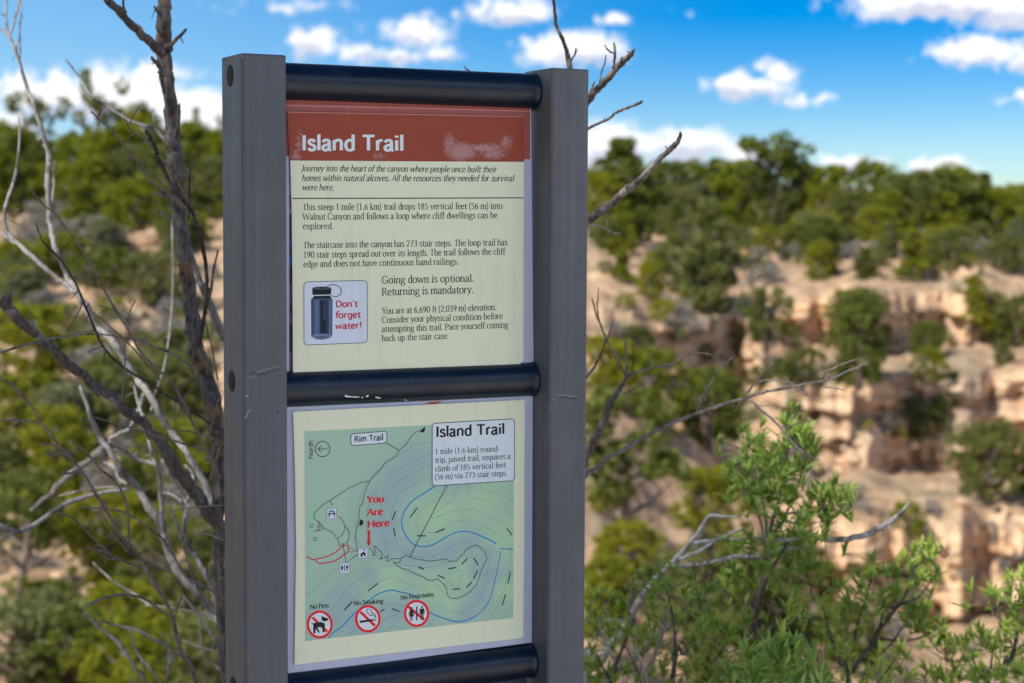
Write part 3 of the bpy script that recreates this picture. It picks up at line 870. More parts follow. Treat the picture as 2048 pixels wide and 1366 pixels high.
def rail_material():
    m_, nt, b = new_mat('black_rail')
    tcn = nd(nt, 'ShaderNodeTexCoord')
    mp = nd(nt, 'ShaderNodeMapping', {'Vector': tcn.outputs['Object'], 'Scale': (6, 300, 300)})
    s_ = nd(nt, 'ShaderNodeTexNoise', {'Vector': mp.outputs[0], 'Scale': 1.0, 'Detail': 5.0, 'Roughness': 0.6})
    n = nd(nt, 'ShaderNodeTexNoise', {'Vector': tcn.outputs['Object'], 'Scale': 30.0, 'Detail': 6.0, 'Roughness': 0.7})
    v = nd(nt, 'ShaderNodeTexVoronoi', {'Vector': tcn.outputs['Object'], 'Scale': 260.0})
    c = mixc(nt, n.outputs[0], (0.002, 0.006, 0.014), (0.006, 0.016, 0.036))
    c = mixc(nt, mth(nt, 'MULTIPLY', smooth(nt, v.outputs['Distance'], 0.06, 0.02), smooth(nt, n.outputs[0], 0.52, 0.58)), c, (0.20, 0.21, 0.22))
    du_ = nd(nt, 'ShaderNodeTexNoise', {'Vector': nd(nt, 'ShaderNodeMapping', {'Vector': tcn.outputs['Object'], 'Scale': (14, 40, 40)}).outputs[0], 'Scale': 1.0, 'Detail': 7.0, 'Roughness': 0.75})
    c = mixc(nt, mth(nt, 'MULTIPLY', smooth(nt, du_.outputs[0], 0.5, 0.75), 0.5), c, (0.050, 0.055, 0.065))
    nt.links.new(c, b.inputs['Base Color'])
    nt.links.new(ramp(nt, mth(nt, 'ADD', mth(nt, 'MULTIPLY', n.outputs[0], 0.5), mth(nt, 'MULTIPLY', s_.outputs[0], 0.5)), [(0.3, 0.24), (0.7, 0.40)]), b.inputs['Roughness'])
    b.inputs['Specular IOR Level'].default_value = 0.5
    bm = nd(nt, 'ShaderNodeBump', {'Height': s_.outputs[0], 'Strength': 0.08, 'Distance': 0.0005})
    nt.links.new(bm.outputs[0], b.inputs['Normal'])
    return m_


M_PAINT, M_RAIL = paint_material(), rail_material()
ILL = 0.76
MATS = {}


def ink(rgb, gloss=0.34):
    """printed paper under a glossy film; rgb as the print looks in even light"""
    key = (tuple(rgb), gloss)
    if key in MATS:
        return MATS[key]
    m_, nt, b = new_mat('print_%02x%02x%02x' % tuple(int(v) for v in rgb))
    c = [min(0.86, lin(v) / ILL) for v in rgb]
    tcn = nd(nt, 'ShaderNodeTexCoord')
    n = nd(nt, 'ShaderNodeTexNoise', {'Vector': tcn.outputs['Object'], 'Scale': 26.0, 'Detail': 3.0})
    f = nd(nt, 'ShaderNodeTexNoise', {'Vector': tcn.outputs['Object'], 'Scale': 420.0, 'Detail': 3.0})
    w_ = nd(nt, 'ShaderNodeTexNoise', {'Vector': tcn.outputs['Object'], 'Scale': 9.0, 'Detail': 4.0, 'Roughness': 0.6})
    cc = mixc(nt, mth(nt, 'MULTIPLY', w_.outputs[0], 0.22), c, [c[0] * 0.86, c[1] * 0.88, c[2] * 0.82])
    mps = nd(nt, 'ShaderNodeMapping', {'Vector': tcn.outputs['Object'], 'Scale': (90, 90, 5)})
    st_ = nd(nt, 'ShaderNodeTexNoise', {'Vector': mps.outputs[0], 'Scale': 1.0, 'Detail': 4.0})
    cc = mixc(nt, mth(nt, 'MULTIPLY', smooth(nt, mth(nt, 'MULTIPLY', st_.outputs[0], w_.outputs[0]), 0.27, 0.42), 0.30), cc, [c[0] * 0.78 + .01, c[1] * 0.77 + .01, c[2] * 0.72 + .01])
    nt.links.new(cc, b.inputs['Base Color'])
    nt.links.new(ramp(nt, w_.outputs[0], [(0.35, max(0.1, gloss - .12)), (0.65, gloss + .1)]), b.inputs['Roughness'])
    b.inputs['Roughness'].default_value = gloss
    b.inputs['Specular IOR Level'].default_value = 0.25
    bm = nd(nt, 'ShaderNodeBump', {'Height': mth(nt, 'ADD', n.outputs[0], mth(nt, 'MULTIPLY', f.outputs[0], 0.05)), 'Strength': 0.25, 'Distance': 0.004})
    nt.links.new(bm.outputs[0], b.inputs['Normal'])
    MATS[key] = m_
    return m_


# posts
def post_mesh(u0):
    rad, n = 0.0045, 5
    ring = []
    for (cx, cy, a0) in ((u0 + PW - rad, PD - rad, 0), (u0 + rad, PD - rad, 90), (u0 + rad, rad, 180), (u0 + PW - rad, rad, 270)):
        for i in range(n + 1):
            a = R(a0 + 90 * i / n)
            ring.append((cx, cy, math.cos(a), math.sin(a)))
    levels = [(-0.30, rad), (PTOP - 0.0032, rad), (PTOP - 0.0022, rad + .0004), (PTOP - 0.0010, rad - .0002), (PTOP - 0.0002, rad - .0014), (PTOP, rad - 0.0030)]
    V, Fc = [], []
    for z, r_ in levels:
        for (cx, cy, ca, sa) in ring:
            V.append((cx + ca * r_, cy + sa * r_, z))
    k = len(ring)
    for i in range(len(levels) - 1):
        for j in range(k):
            Fc.append((i * k + j, i * k + (j + 1) % k, (i + 1) * k + (j + 1) % k, (i + 1) * k + j))
    Fc.append(tuple((len(levels) - 1) * k + j for j in range(k)))
    return V, Fc


class Build:
    """collects flat pieces (sign coordinates) with one material slot per ink"""
    def __init__(s):
        s.V, s.F, s.M, s.mats = [], [], [], []

    def slot(s, m_):
        if m_ not in s.mats:
            s.mats.append(m_)
        return s.mats.index(m_)

    def poly(s, pts, m_):
        o = len(s.V)
        s.V.extend(pts)
        s.F.append(tuple(range(o, o + len(pts))))
        s.M.append(s.slot(m_))

    def add(s, V, Fc, m_):
        o = len(s.V)
        s.V.extend(V)
        s.F.extend([tuple(i + o for i in f) for f in Fc])
        s.M.extend([s.slot(m_)] * len(Fc))

    def obj(s, name, parent, smooth_=False):
        return link(name, mesh(name, s.V, s.F, s.mats, s.M, smooth_), parent)


def ribbon(pts, w):
    """flat band of width w (pixels) along pixel points; returns list of quads (pixel coords)"""
    out = []
    n = len(pts)
    L, Rr = [], []
    for i in range(n):
        a, b = pts[max(i - 1, 0)], pts[min(i + 1, n - 1)]
        dx, dy = b[0] - a[0], b[1] - a[1]
        l = math.hypot(dx, dy) or 1
        ww = (w[i] if isinstance(w, (list, tuple)) else w) / 2
        L.append((pts[i][0] - dy / l * ww, pts[i][1] + dx / l * ww))
        Rr.append((pts[i][0] + dy / l * ww, pts[i][1] - dx / l * ww))
    for i in range(n - 1):
        out.append([L[i], Rr[i], Rr[i + 1], L[i + 1]])
    return out


def smooth2(pts, n=6):
    return [(p.x, p.y) for p in catmull([Vector((a, b, 0)) for a, b in pts], n)]


M_CRACK, M_SCUFF, M_SCUFFD = ink((38, 40, 46), .6), ink((128, 136, 140), .6), ink((105, 108, 114), .6)
posts = []
for side, u0 in enumerate((0.0, PS)):
    b = Build()
    V, Fc = post_mesh(u0)
    b.add(V, Fc, M_PAINT)

    def mark(pts, w, m_, lift=0.00012):
        for q in ribbon(pts, w):
            b.poly([on_plane(x, y, -lift) for x, y in q], m_)
    if side == 0:
        mark([(497, 750.5), (502, 746.5), (508, 745), (511.5, 746.5), (517, 751), (523, 747.5), (529, 749), (537, 745.5), (548, 741), (560, 738)], [1.0, 1.5, 1.7, 1.6, 2.0, 1.6, 1.5, 1.5, 1.2, .8], M_CRACK)
        mark([(512, 746), (520, 742), (530, 739.5), (541, 736), (551, 733.5), (560, 733.5)], [.9, 1.1, 1.1, 1.2, 1.0, .7], M_SCUFF)
        mark([(497, 752), (499, 756), (505, 755), (515, 751.5)], [.7, 1.4, 1.3, .8], M_SCUFF)
        mark([(489, 838), (493, 832), (496, 825), (502, 819)], [2, 2.4, 2.0, 2.4], M_SCUFF)
        mark([(500, 893), (502, 889), (505, 883), (506, 878)], [1.2, 2.0, 2.0, 1.0], M_SCUFFD)
        mark([(496, 974), (496, 968)], 2.2, M_SCUFFD); mark([(524, 1010), (526, 1005)], 1.6, M_SCUFFD); mark([(503, 1112), (508, 1109)], 2.2, M_SCUFFD)
        mark([(496, 1324), (498, 1318), (498, 1308)], [3, 2.2, 1.2], M_SCUFFD); mark([(553, 824), (557, 826)], 2.4, M_CRACK)
        mark([(491, 791.5), (496.5, 791.5)], 3.6, M_SCUFF); mark([(483, 108), (484.5, 113), (487, 117)], [1.2, 2.0, 1.2], M_SCUFF); mark([(491.5, 126), (493, 126)], 1.6, M_SCUFF)
        mark([(574, 1083), (576, 1086)], 1.6, M_SCUFFD); mark([(560, 136), (564, 152), (566, 162)], [.6, .9, .5], M_SCUFFD)
    else:
        mark([(1118, 798), (1122, 795), (1126, 795), (1130, 792.5), (1135, 796), (1139, 798), (1146, 796), (1151, 797), (1155, 799)], [.8, 1.4, 1.2, 1.6, 1.8, 1.4, 1.4, 1.5, .8], M_CRACK)
        mark([(1106, 788.5), (1116, 789.5), (1128, 790.5), (1142, 791.5), (1155, 794)], [.8, 1.0, 1.2, 1.1, .9], M_SCUFF)
        mark([(1100, 820), (1100, 812)], [1.5, 2.2], M_SCUFFD); mark([(1107, 309.5), (1109, 310)], 2.0, M_SCUFF); mark([(1096, 795), (1100, 794)], 2.0, M_CRACK); mark([(1105, 798), (1111, 797)], 2.0, M_SCUFFD)
        mark([(1112, 945), (1116, 960)], [.6, .8], M_SCUFFD); mark([(1140, 1130), (1143, 1133)], 1.6, M_SCUFFD)
        mark([(1084, 540), (1085, 552)], [5, 7], ink((62, 55, 52), .6))
    posts.append(b.obj('post', sign))

# bolt caps on the outer side of the left post
for zc in (EYE + 0.1465, EYE - 0.1795, EYE - 0.5137):
    bm = bmesh.new()
    bmesh.ops.create_uvsphere(bm, u_segments=28, v_segments=12, radius=1.0)
    for v in bm.verts:
        z = max(v.co.z, 0.0)
        v.co = Vector((-0.0012 * z ** 1.0, PD * 0.55 + v.co.x * 0.0118, zc + v.co.y * 0.0118))
    me = bpy.data.meshes.new('bolt_cap')
    bm.to_mesh(me); bm.free()
    me.materials.append(ink((20, 26, 30), .75))
    me.polygons.foreach_set('use_smooth', np.ones(len(me.polygons), dtype=bool))
    link('bolt_cap', me, posts[0])

# rails
M_CHIP = ink((215, 218, 222), .5)
for k, zc in enumerate(RAILZ):
    b = Build()
    V, Fc = [], []
    us = np.concatenate([[PW - 0.003, PW, PW + 0.0022, PW + 0.0032], np.linspace(PW + 0.01, PS - 0.01, 36), [PS - 0.0046, PS - 0.0033, PS - 0.0015, PS + 0.001]])
    ns = 56
    for i, u in enumerate(us):
        for j in range(ns):
            a = 2 * math.pi * j / ns
            r_ = RAIL_R * (1 + 0.004 * noise.noise(Vector((u * 30, math.cos(a) * 2, math.sin(a) * 2 + k * 9))))
            if u > PS - 0.0035 or u < PW + 0.0025:
                r_ *= 1.035 + 0.02 * noise.noise(Vector((a * 3, k * 5, u * 900)))
            V.append((u, RAIL_V + r_ * math.cos(a), zc + r_ * math.sin(a)))
    for i in range(len(us) - 1):
        for j in range(ns):
            Fc.append((i * ns + j, i * ns + (j + 1) % ns, (i + 1) * ns + (j + 1) % ns, (i + 1) * ns + j))
    b.add(V, Fc, M_RAIL)
    if k == 1:
        for pts, w in (([(690, 791), (694, 793), (703, 793.5), (711, 794), (719, 794)], [4, 3.2, 1.8, 2.4, 1.6]), ([(723.5, 795), (726, 795)], 3), ([(732, 793), (737, 791.5)], [3.0, 3.6]), ([(751, 794), (756, 795.5), (761.5, 796)], [2.6, 2.6, 1.6]), ([(808, 799.5), (815, 801)], [1.6, 1.0]), ([(834, 801.5), (838, 802)], 0.8)):
            for q in ribbon(pts, w):
                b.poly([on_rail(x, y, k) for x, y in q], M_CHIP)
        for x, y in ((660, 749), (688, 757), (824, 753), (950, 743), (1020, 768), (1063, 730)):
            for q in ribbon([(x, y), (x + 1.2, y + 2)], 1.0):
                b.poly([on_rail(a_, b_, k) for a_, b_ in q], M_SCUFFD)
    if k == 2:
        for x, y in ((883, 1313), (887, 1312), (892, 1311), (898, 1309)):
            for q in ribbon([(x, y), (x + 1.5, y - 6)], 0.8):
                b.poly([on_rail(a_, b_, k) for a_, b_ in q], M_SCUFFD)
    ob = b.obj('rail', sign)
    pol = ob.data.polygons
    for p_ in pol[:len(Fc)]:
        p_.use_smooth = True

# ---- sheets: flat plates cut from pixel outlines on their plane, with real thickness
def plate(b, pts, v, th, m_, m_edge=None):
    fr = [on_plane(x, y, v) for x, y in pts]
    bk = [p + Vector((0, th, 0)) for p in fr]
    n = len(fr)
    b.poly(fr, m_)
    b.poly(bk[::-1], m_edge or m_)
    for i in range(n):
        j = (i + 1) % n
        b.poly([fr[i], bk[i], bk[j], fr[j]], m_edge or m_)


C_PAPER, C_FILM, C_BROWN = (213, 214, 182), (172, 174, 192), (138, 58, 34)
M_PAPER, M_FILM, M_BLACK = ink(C_PAPER), ink(C_FILM, .25), ink((22, 24, 28))
M_WHITEB, M_RED, M_EDGE = ink((198, 202, 216)), ink((214, 22, 34)), ink((205, 205, 200))


def brown_material():
    m_, nt, b = new_mat('brown_header_print')
    tcn = nd(nt, 'ShaderNodeTexCoord')
    o = tcn.outputs['Object']
    n = nd(nt, 'ShaderNodeTexNoise', {'Vector': o, 'Scale': 300.0, 'Detail': 5.0, 'Roughness': 0.7})
    w_ = nd(nt, 'ShaderNodeTexNoise', {'Vector': o, 'Scale': 30.0, 'Detail': 3.0})
    base = [lin(v) / ILL for v in C_BROWN]
    # pale patches paint the film's bright sky reflection into the header colour
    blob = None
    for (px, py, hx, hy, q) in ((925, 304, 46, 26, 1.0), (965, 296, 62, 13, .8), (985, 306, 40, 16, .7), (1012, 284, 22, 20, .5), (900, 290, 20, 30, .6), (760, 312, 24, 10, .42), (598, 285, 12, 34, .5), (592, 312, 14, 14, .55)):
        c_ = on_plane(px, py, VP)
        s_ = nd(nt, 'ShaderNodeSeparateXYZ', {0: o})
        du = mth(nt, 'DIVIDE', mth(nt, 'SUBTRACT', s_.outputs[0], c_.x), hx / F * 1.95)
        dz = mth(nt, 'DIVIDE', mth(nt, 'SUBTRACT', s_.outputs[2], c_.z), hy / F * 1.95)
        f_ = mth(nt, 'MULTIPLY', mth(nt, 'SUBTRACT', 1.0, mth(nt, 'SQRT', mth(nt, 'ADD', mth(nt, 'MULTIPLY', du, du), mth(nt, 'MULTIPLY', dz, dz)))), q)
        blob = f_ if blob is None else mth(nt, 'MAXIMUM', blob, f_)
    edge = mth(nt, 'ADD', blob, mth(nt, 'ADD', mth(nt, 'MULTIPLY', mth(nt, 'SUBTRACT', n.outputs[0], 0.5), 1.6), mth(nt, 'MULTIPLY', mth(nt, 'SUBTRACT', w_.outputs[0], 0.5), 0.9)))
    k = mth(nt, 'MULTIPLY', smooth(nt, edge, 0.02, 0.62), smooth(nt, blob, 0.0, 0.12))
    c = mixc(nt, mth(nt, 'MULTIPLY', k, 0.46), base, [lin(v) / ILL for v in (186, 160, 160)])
    c = mixc(nt, mth(nt, 'MULTIPLY', smooth(nt, w_.outputs[0], 0.45, 0.7), 0.25), c, [v * 0.8 for v in base])
    nt.links.new(c, b.inputs['Base Color'])
    b.inputs['Roughness'].default_value = 0.32
    b.inputs['Specular IOR Level'].default_value = 0.4
    bm = nd(nt, 'ShaderNodeBump', {'Height': mth(nt, 'ADD', w_.outputs[0], mth(nt, 'MULTIPLY', n.outputs[0], 0.15)), 'Strength': 0.25, 'Distance': 0.003})
    nt.links.new(bm.outputs[0], b.inputs['Normal'])
    return m_


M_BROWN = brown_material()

# backing boards between the rails
bk = Build()
for z0, z1 in ((RAILZ[1] + .012, RAILZ[0] - .008), (RAILZ[2] + .012, RAILZ[1] - .008), (RAILZ[2] - .34, RAILZ[2] - .012)):
    v0, v1 = VP + 0.006, VP + 0.012
    P8 = [(PW + .001, v0, z0), (PS - .006, v0, z0), (PS - .006, v0, z1), (PW + .001, v0, z1), (PW + .001, v1, z0), (PS - .006, v1, z0), (PS - .006, v1, z1), (PW + .001, v1, z1)]
    bk.add(P8, [(0, 1, 2, 3), (7, 6, 5, 4), (0, 4, 5, 1), (1, 5, 6, 2), (2, 6, 7, 3), (3, 7, 4, 0)], ink((44, 52, 62), .4))
bk.obj('backing_board', sign)

# an older faded laminated notice showing round the edges of the new one
old = Build()
plate(old, [(570, 200), (1062, 212), (1067, 735), (570, 755)], VP + 0.003, 0.0012, M_FILM, M_EDGE)
M_FADE = ink((150, 84, 76), .25)
L1 = 0.0001
old.poly([on_plane(x, y, VP + .003 - L1) for x, y in ((570, 201), (1060.5, 213), (1060.5, 318.9), (570, 312))], M_FADE)
old.poly([on_plane(x, y, VP + .003 - 2 * L1) for x, y in ((570, 200), (1060.5, 212.6), (1060.5, 221.5), (570, 207))], ink((142, 70, 56), .25))
for q in ribbon([(575, 211), (820, 216), (1060, 222.5)], 1.2):
    old.poly([on_plane(x, y, VP + .003 - 3 * L1) for x, y in q], ink((196, 140, 136), .25))
rp = random.Random(3)
pc = [(92, 88, 150), (70, 84, 150), (108, 84, 130), (128, 132, 176), (60, 60, 92), (46, 84, 150), (70, 40, 52), (96, 70, 86), (52, 40, 48), (84, 72, 84)]
y = 262
while y < 742:
    hh = rp.uniform(6, 22)
    i_ = min(9, int((y - 262) / 50) + rp.randint(0, 1))
    old.poly([on_plane(a_, b_, VP + .003 - 2 * L1) for a_, b_ in ((578.6, y), (590, y), (590, y + hh), (578.6, y + hh))], ink(pc[i_], .25))
    y += hh
old.obj('old_notice', sign)
old2 = Build()
plate(old2, [(572, 806), (1065.5, 786), (1063.5, 1285), (1040, 1288), (572, 1350)], VP + 0.003, 0.0012, M_FILM, M_EDGE)
old2.poly([on_plane(x, y, VP + .003 - L1) for x, y in ((848, 808), (860, 803.5), (887, 801.5), (872, 808))], ink((176, 84, 60)))
for pts in ([(1052, 801), (1062, 812)], [(579, 817), (596, 812)], [(584, 1345), (600, 1332)], [(579, 1190), (583, 1200)]):
    for q in ribbon(pts, 0.9):
        old2.poly([on_plane(x, y, VP + .003 - L1) for x, y in q], ink((208, 208, 214)))
old2.obj('old_map_sheet', sign)

# ------------------------------------------------------------------ lettering: pen strokes on letter skeletons
def mirror(st, w):
    return [(k, [(w - x, y) for x, y in p]) + tuple(r_) for k, p, *r_ in st]


BOWL_R = ('s', [(.09, .34), (.14, .42), (.23, .455), (.32, .41), (.375, .30), (.375, .16), (.32, .04), (.22, 0), (.14, .025), (.09, .09)])
CAPC = ('s', [(.53, .52), (.45, .63), (.33, .67), (.17, .61), (.075, .45), (.075, .22), (.17, .05), (.33, -.01), (.45, .03), (.54, .13)])
# glyph: advance, strokes (kind, points, weight), serifs (x, y, side: 0 both, -1 left only, 1 right only)
G = {
    'a': (.42, [('s', [(.07, .35), (.11, .43), (.20, .455), (.28, .43), (.31, .34), (.31, .20), (.31, .07), (.34, .01), (.39, .03)]), ('s', [(.31, .27), (.18, .23), (.08, .18), (.06, .10), (.10, .02), (.17, .0), (.25, .04), (.31, .12)])], []),
    'b': (.46, [('l', [(.09, .70), (.09, .02)]), BOWL_R], [(.09, .69, -1)]),
    'c': (.40, [('s', [(.35, .36), (.31, .43), (.23, .455), (.13, .41), (.07, .30), (.07, .19), (.11, .07), (.20, 0), (.29, .02), (.36, .09)])], []),
    'd': (.46, [('l', [(.37, .70), (.37, 0)])] + mirror([BOWL_R], .46), [(.37, .69, -1), (.37, .012, 1)]),
    'e': (.42, [('l', [(.08, .25), (.36, .25)]), ('s', [(.355, .25), (.34, .35), (.29, .43), (.215, .455), (.13, .41), (.07, .31), (.06, .20), (.11, .07), (.20, 0), (.29, .02), (.36, .09)])], []),
    'f': (.28, [('s', [(.34, .65), (.28, .695), (.21, .67), (.16, .60), (.15, .48), (.15, .20), (.15, 0)]), ('l', [(.04, .44), (.29, .44)])], [(.15, .012, 0)]),
    'g': (.43, [('o', [(.07, .31), (.11, .42), (.20, .455), (.29, .42), (.33, .31), (.29, .20), (.20, .165), (.11, .20)]), ('s', [(.14, .19), (.09, .13), (.13, .075), (.26, .06), (.36, .02), (.39, -.07), (.32, -.17), (.20, -.20), (.08, -.17), (.045, -.09), (.09, -.01), (.17, .05)]), ('l', [(.29, .42), (.41, .45)])], []),
    'h': (.47, [('l', [(.09, .70), (.09, 0)]), ('s', [(.09, .33), (.16, .42), (.25, .455), (.33, .43), (.37, .33), (.37, .18), (.37, 0)])], [(.09, .69, -1), (.09, .012, 0), (.37, .012, 0)]),
    'i': (.24, [('l', [(.12, .45), (.12, 0)]), ('l', [(.12, .58), (.12, .66)], 1.15)], [(.12, .44, -1), (.12, .012, 0)]),
    'k': (.44, [('l', [(.09, .70), (.09, 0)]), ('l', [(.35, .44), (.10, .20)], .6), ('l', [(.18, .28), (.39, 0)])], [(.09, .69, -1), (.09, .012, 0), (.37, .012, 0)]),
    'l': (.24, [('l', [(.12, .70), (.12, 0)])], [(.12, .69, -1), (.12, .012, 0)]),
    'm': (.70, [('l', [(.09, .45), (.09, 0)]), ('s', [(.09, .33), (.15, .42), (.23, .455), (.31, .43), (.35, .33), (.35, .18), (.35, 0)]), ('s', [(.35, .33), (.41, .42), (.49, .455), (.57, .43), (.61, .33), (.61, .18), (.61, 0)])], [(.09, .44, -1), (.09, .012, 0), (.35, .012, 0), (.61, .012, 0)]),
    'n': (.47, [('l', [(.09, .45), (.09, 0)]), ('s', [(.09, .33), (.16, .42), (.25, .455), (.33, .43), (.37, .33), (.37, .18), (.37, 0)])], [(.09, .44, -1), (.09, .012, 0), (.37, .012, 0)]),
    'o': (.46, [('o', [(.06, .228), (.105, .39), (.23, .457), (.355, .39), (.40, .228), (.355, .065), (.23, 0), (.105, .065)])], []),
    'p': (.46, [('l', [(.09, .45), (.09, -.20)]), BOWL_R], [(.09, .44, -1), (.09, -.19, 0)]),
    'q': (.46, [('l', [(.37, .45), (.37, -.20)])] + mirror([BOWL_R], .46), [(.37, -.19, 0)]),
    'r': (.33, [('l', [(.09, .45), (.09, 0)]), ('s', [(.09, .30), (.14, .40), (.21, .45), (.29, .43)])], [(.09, .44, -1), (.09, .012, 0)]),
    's': (.36, [('s', [(.29, .36), (.25, .43), (.18, .457), (.10, .43), (.07, .35), (.11, .28), (.18, .24), (.27, .19), (.30, .11), (.27, .03), (.19, 0), (.10, .02), (.06, .10)])], []),
    't': (.30, [('s', [(.14, .56), (.14, .45), (.14, .24), (.14, .10), (.17, .02), (.23, .0), (.29, .03)]), ('l', [(.04, .44), (.28, .44)])], []),
    'u': (.47, [('s', [(.09, .45), (.09, .28), (.09, .13), (.13, .03), (.20, 0), (.29, .03), (.37, .12)]), ('l', [(.37, .45), (.37, 0)])], [(.09, .44, -1), (.37, .44, -1), (.37, .012, 1)]),
    'v': (.43, [('l', [(.05, .45), (.215, 0)]), ('l', [(.215, 0), (.38, .45)], .6)], [(.05, .44, 0), (.38, .44, 0)]),
    'w': (.66, [('l', [(.04, .45), (.19, 0)]), ('l', [(.19, 0), (.33, .44)], .6), ('l', [(.33, .44), (.48, 0)]), ('l', [(.48, 0), (.62, .45)], .6)], [(.04, .44, 0), (.62, .44, 0)]),
    'x': (.43, [('l', [(.05, .45), (.38, 0)]), ('l', [(.37, .45), (.05, 0)], .6)], [(.06, .44, 0), (.37, .44, 0), (.06, .012, 0), (.38, .012, 0)]),
    'y': (.43, [('l', [(.05, .45), (.215, .02)]), ('s', [(.38, .45), (.27, .16), (.17, -.10), (.11, -.19), (.03, -.18)], .7)], [(.05, .44, 0), (.38, .44, 0)]),
    'T': (.55, [('l', [(.04, .64), (.52, .64)]), ('l', [(.28, .66), (.28, 0)])], [(.28, .012, 0)]),
    'W': (.86, [('l', [(.03, .66), (.22, 0)]), ('l', [(.22, 0), (.42, .62)], .55), ('l', [(.42, .62), (.62, 0)]), ('l', [(.62, 0), (.82, .66)], .55)], [(.03, .65, 0), (.82, .65, 0)]),
    'C': (.58, [CAPC], []),
    'G': (.65, [CAPC, ('l', [(.54, .28), (.54, .06)]), ('l', [(.40, .28), (.60, .28)])], []),
    'R': (.55, [('l', [(.11, .66), (.11, 0)]), ('s', [(.11, .645), (.26, .65), (.37, .60), (.41, .49), (.37, .38), (.26, .32), (.11, .32)]), ('l', [(.26, .32), (.50, 0)])], [(.11, .012, 0), (.11, .65, -1), (.50, .012, 1)]),
    'Y': (.52, [('l', [(.03, .66), (.26, .30)]), ('l', [(.49, .66), (.26, .30)], .6), ('l', [(.26, .32), (.26, 0)])], [(.26, .012, 0), (.04, .65, 0), (.48, .65, 0)]),
    'P': (.50, [('l', [(.11, .66), (.11, 0)]), ('s', [(.11, .645), (.27, .65), (.39, .59), (.43, .47), (.38, .35), (.27, .29), (.11, .29)])], [(.11, .012, 0), (.11, .65, -1)]),
    'N': (.66, [('l', [(.10, 0), (.10, .66)], .75), ('l', [(.10, .66), (.55, 0)]), ('l', [(.55, 0), (.55, .66)], .75)], [(.10, .012, 0), (.10, .65, -1), (.55, .65, 0)]),
    'S': (.46, [('s', [(.38, .54), (.33, .63), (.24, .67), (.13, .63), (.08, .52), (.12, .42), (.24, .34), (.36, .27), (.41, .16), (.35, .04), (.23, -.01), (.11, .03), (.06, .14)])], []),
    'H': (.66, [('l', [(.11, .66), (.11, 0)]), ('l', [(.55, .66), (.55, 0)]), ('l', [(.11, .34), (.55, .34)])], [(.11, .012, 0), (.11, .65, 0), (.55, .012, 0), (.55, .65, 0)]),
    'A': (.58, [('l', [(.05, 0), (.29, .66)], .6), ('l', [(.29, .66), (.54, 0)]), ('l', [(.14, .22), (.44, .22)])], [(.05, .012, 0), (.54, .012, 0)]),
    'J': (.30, [('s', [(.20, .66), (.20, .35), (.20, .08), (.14, -.08), (.04, -.13)])], [(.20, .65, 0)]),
    'I': (.26, [('l', [(.13, .66), (.13, 0)])], [(.13, .012, 0), (.13, .65, 0)]),
    'D': (.62, [('l', [(.11, .66), (.11, 0)]), ('s', [(.11, .645), (.29, .645), (.45, .58), (.53, .43), (.53, .23), (.45, .08), (.29, .015), (.11, .015)])], [(.11, .012, -1), (.11, .65, -1)]),
    '0': (.46, [('o', [(.06, .32), (.10, .55), (.23, .645), (.36, .55), (.40, .32), (.36, .09), (.23, -.005), (.10, .09)])], []),
    '1': (.46, [('l', [(.10, .53), (.24, .64)], .7), ('l', [(.24, .65), (.24, 0)])], [(.24, .012, 0)]),
    '2': (.46, [('s', [(.07, .50), (.12, .61), (.22, .645), (.33, .60), (.36, .48), (.29, .33), (.18, .17), (.07, .03)]), ('l', [(.07, .025), (.39, .025)], 1.5)], []),
    '3': (.46, [('s', [(.08, .56), (.19, .64), (.31, .60), (.34, .48), (.26, .37), (.16, .34)]), ('s', [(.16, .34), (.29, .31), (.365, .19), (.32, .06), (.20, 0), (.07, .05)])], []),
    '5': (.46, [('l', [(.37, .625), (.14, .625)], 1.5), ('l', [(.14, .63), (.11, .36)], .7), ('s', [(.11, .36), (.23, .39), (.34, .32), (.365, .19), (.30, .05), (.18, 0), (.06, .04)])], []),
    '6': (.46, [('s', [(.35, .63), (.20, .54), (.10, .38), (.075, .20), (.13, .05), (.23, 0), (.33, .05), (.375, .19), (.33, .32), (.23, .37), (.14, .32), (.085, .24)])], []),
    '7': (.46, [('l', [(.07, .62), (.39, .62)], 1.5), ('l', [(.38, .61), (.17, 0)])], []),
    '8': (.46, [('o', [(.10, .49), (.14, .60), (.23, .645), (.32, .60), (.36, .49), (.32, .39), (.23, .345), (.14, .39)]), ('o', [(.07, .17), (.12, .30), (.23, .345), (.34, .30), (.39, .17), (.34, .05), (.23, 0), (.12, .05)])], []),
    '(': (.27, [('s', [(.22, .72), (.13, .56), (.09, .36), (.09, .20), (.13, 0), (.22, -.16)], .8)], []),
    ')': (.27, [('s', [(.05, .72), (.14, .56), (.18, .36), (.18, .20), (.14, 0), (.05, -.16)], .8)], []),
    '.': (.22, [('l', [(.10, -.01), (.10, .085)], 1.2)], []),
    ',': (.22, [('l', [(.10, -.005), (.10, .085)], 1.1), ('l', [(.11, .02), (.07, -.12)], .6)], []),
    '-': (.30, [('l', [(.05, .22), (.25, .22)], 1.4)], []),
    '!': (.26, [('l', [(.13, .70), (.13, .20)]), ('l', [(.13, -.005), (.13, .09)], 1.1)], []),
    "'": (.20, [('l', [(.11, .70), (.08, .54)], .8)], []),
    ' ': (.24, [], []),
}
G['9'] = (.46, [(k, [(.46 - x, .64 - y) for x, y in p]) + tuple(r_) for k, p, *r_ in G['6'][1]], [])
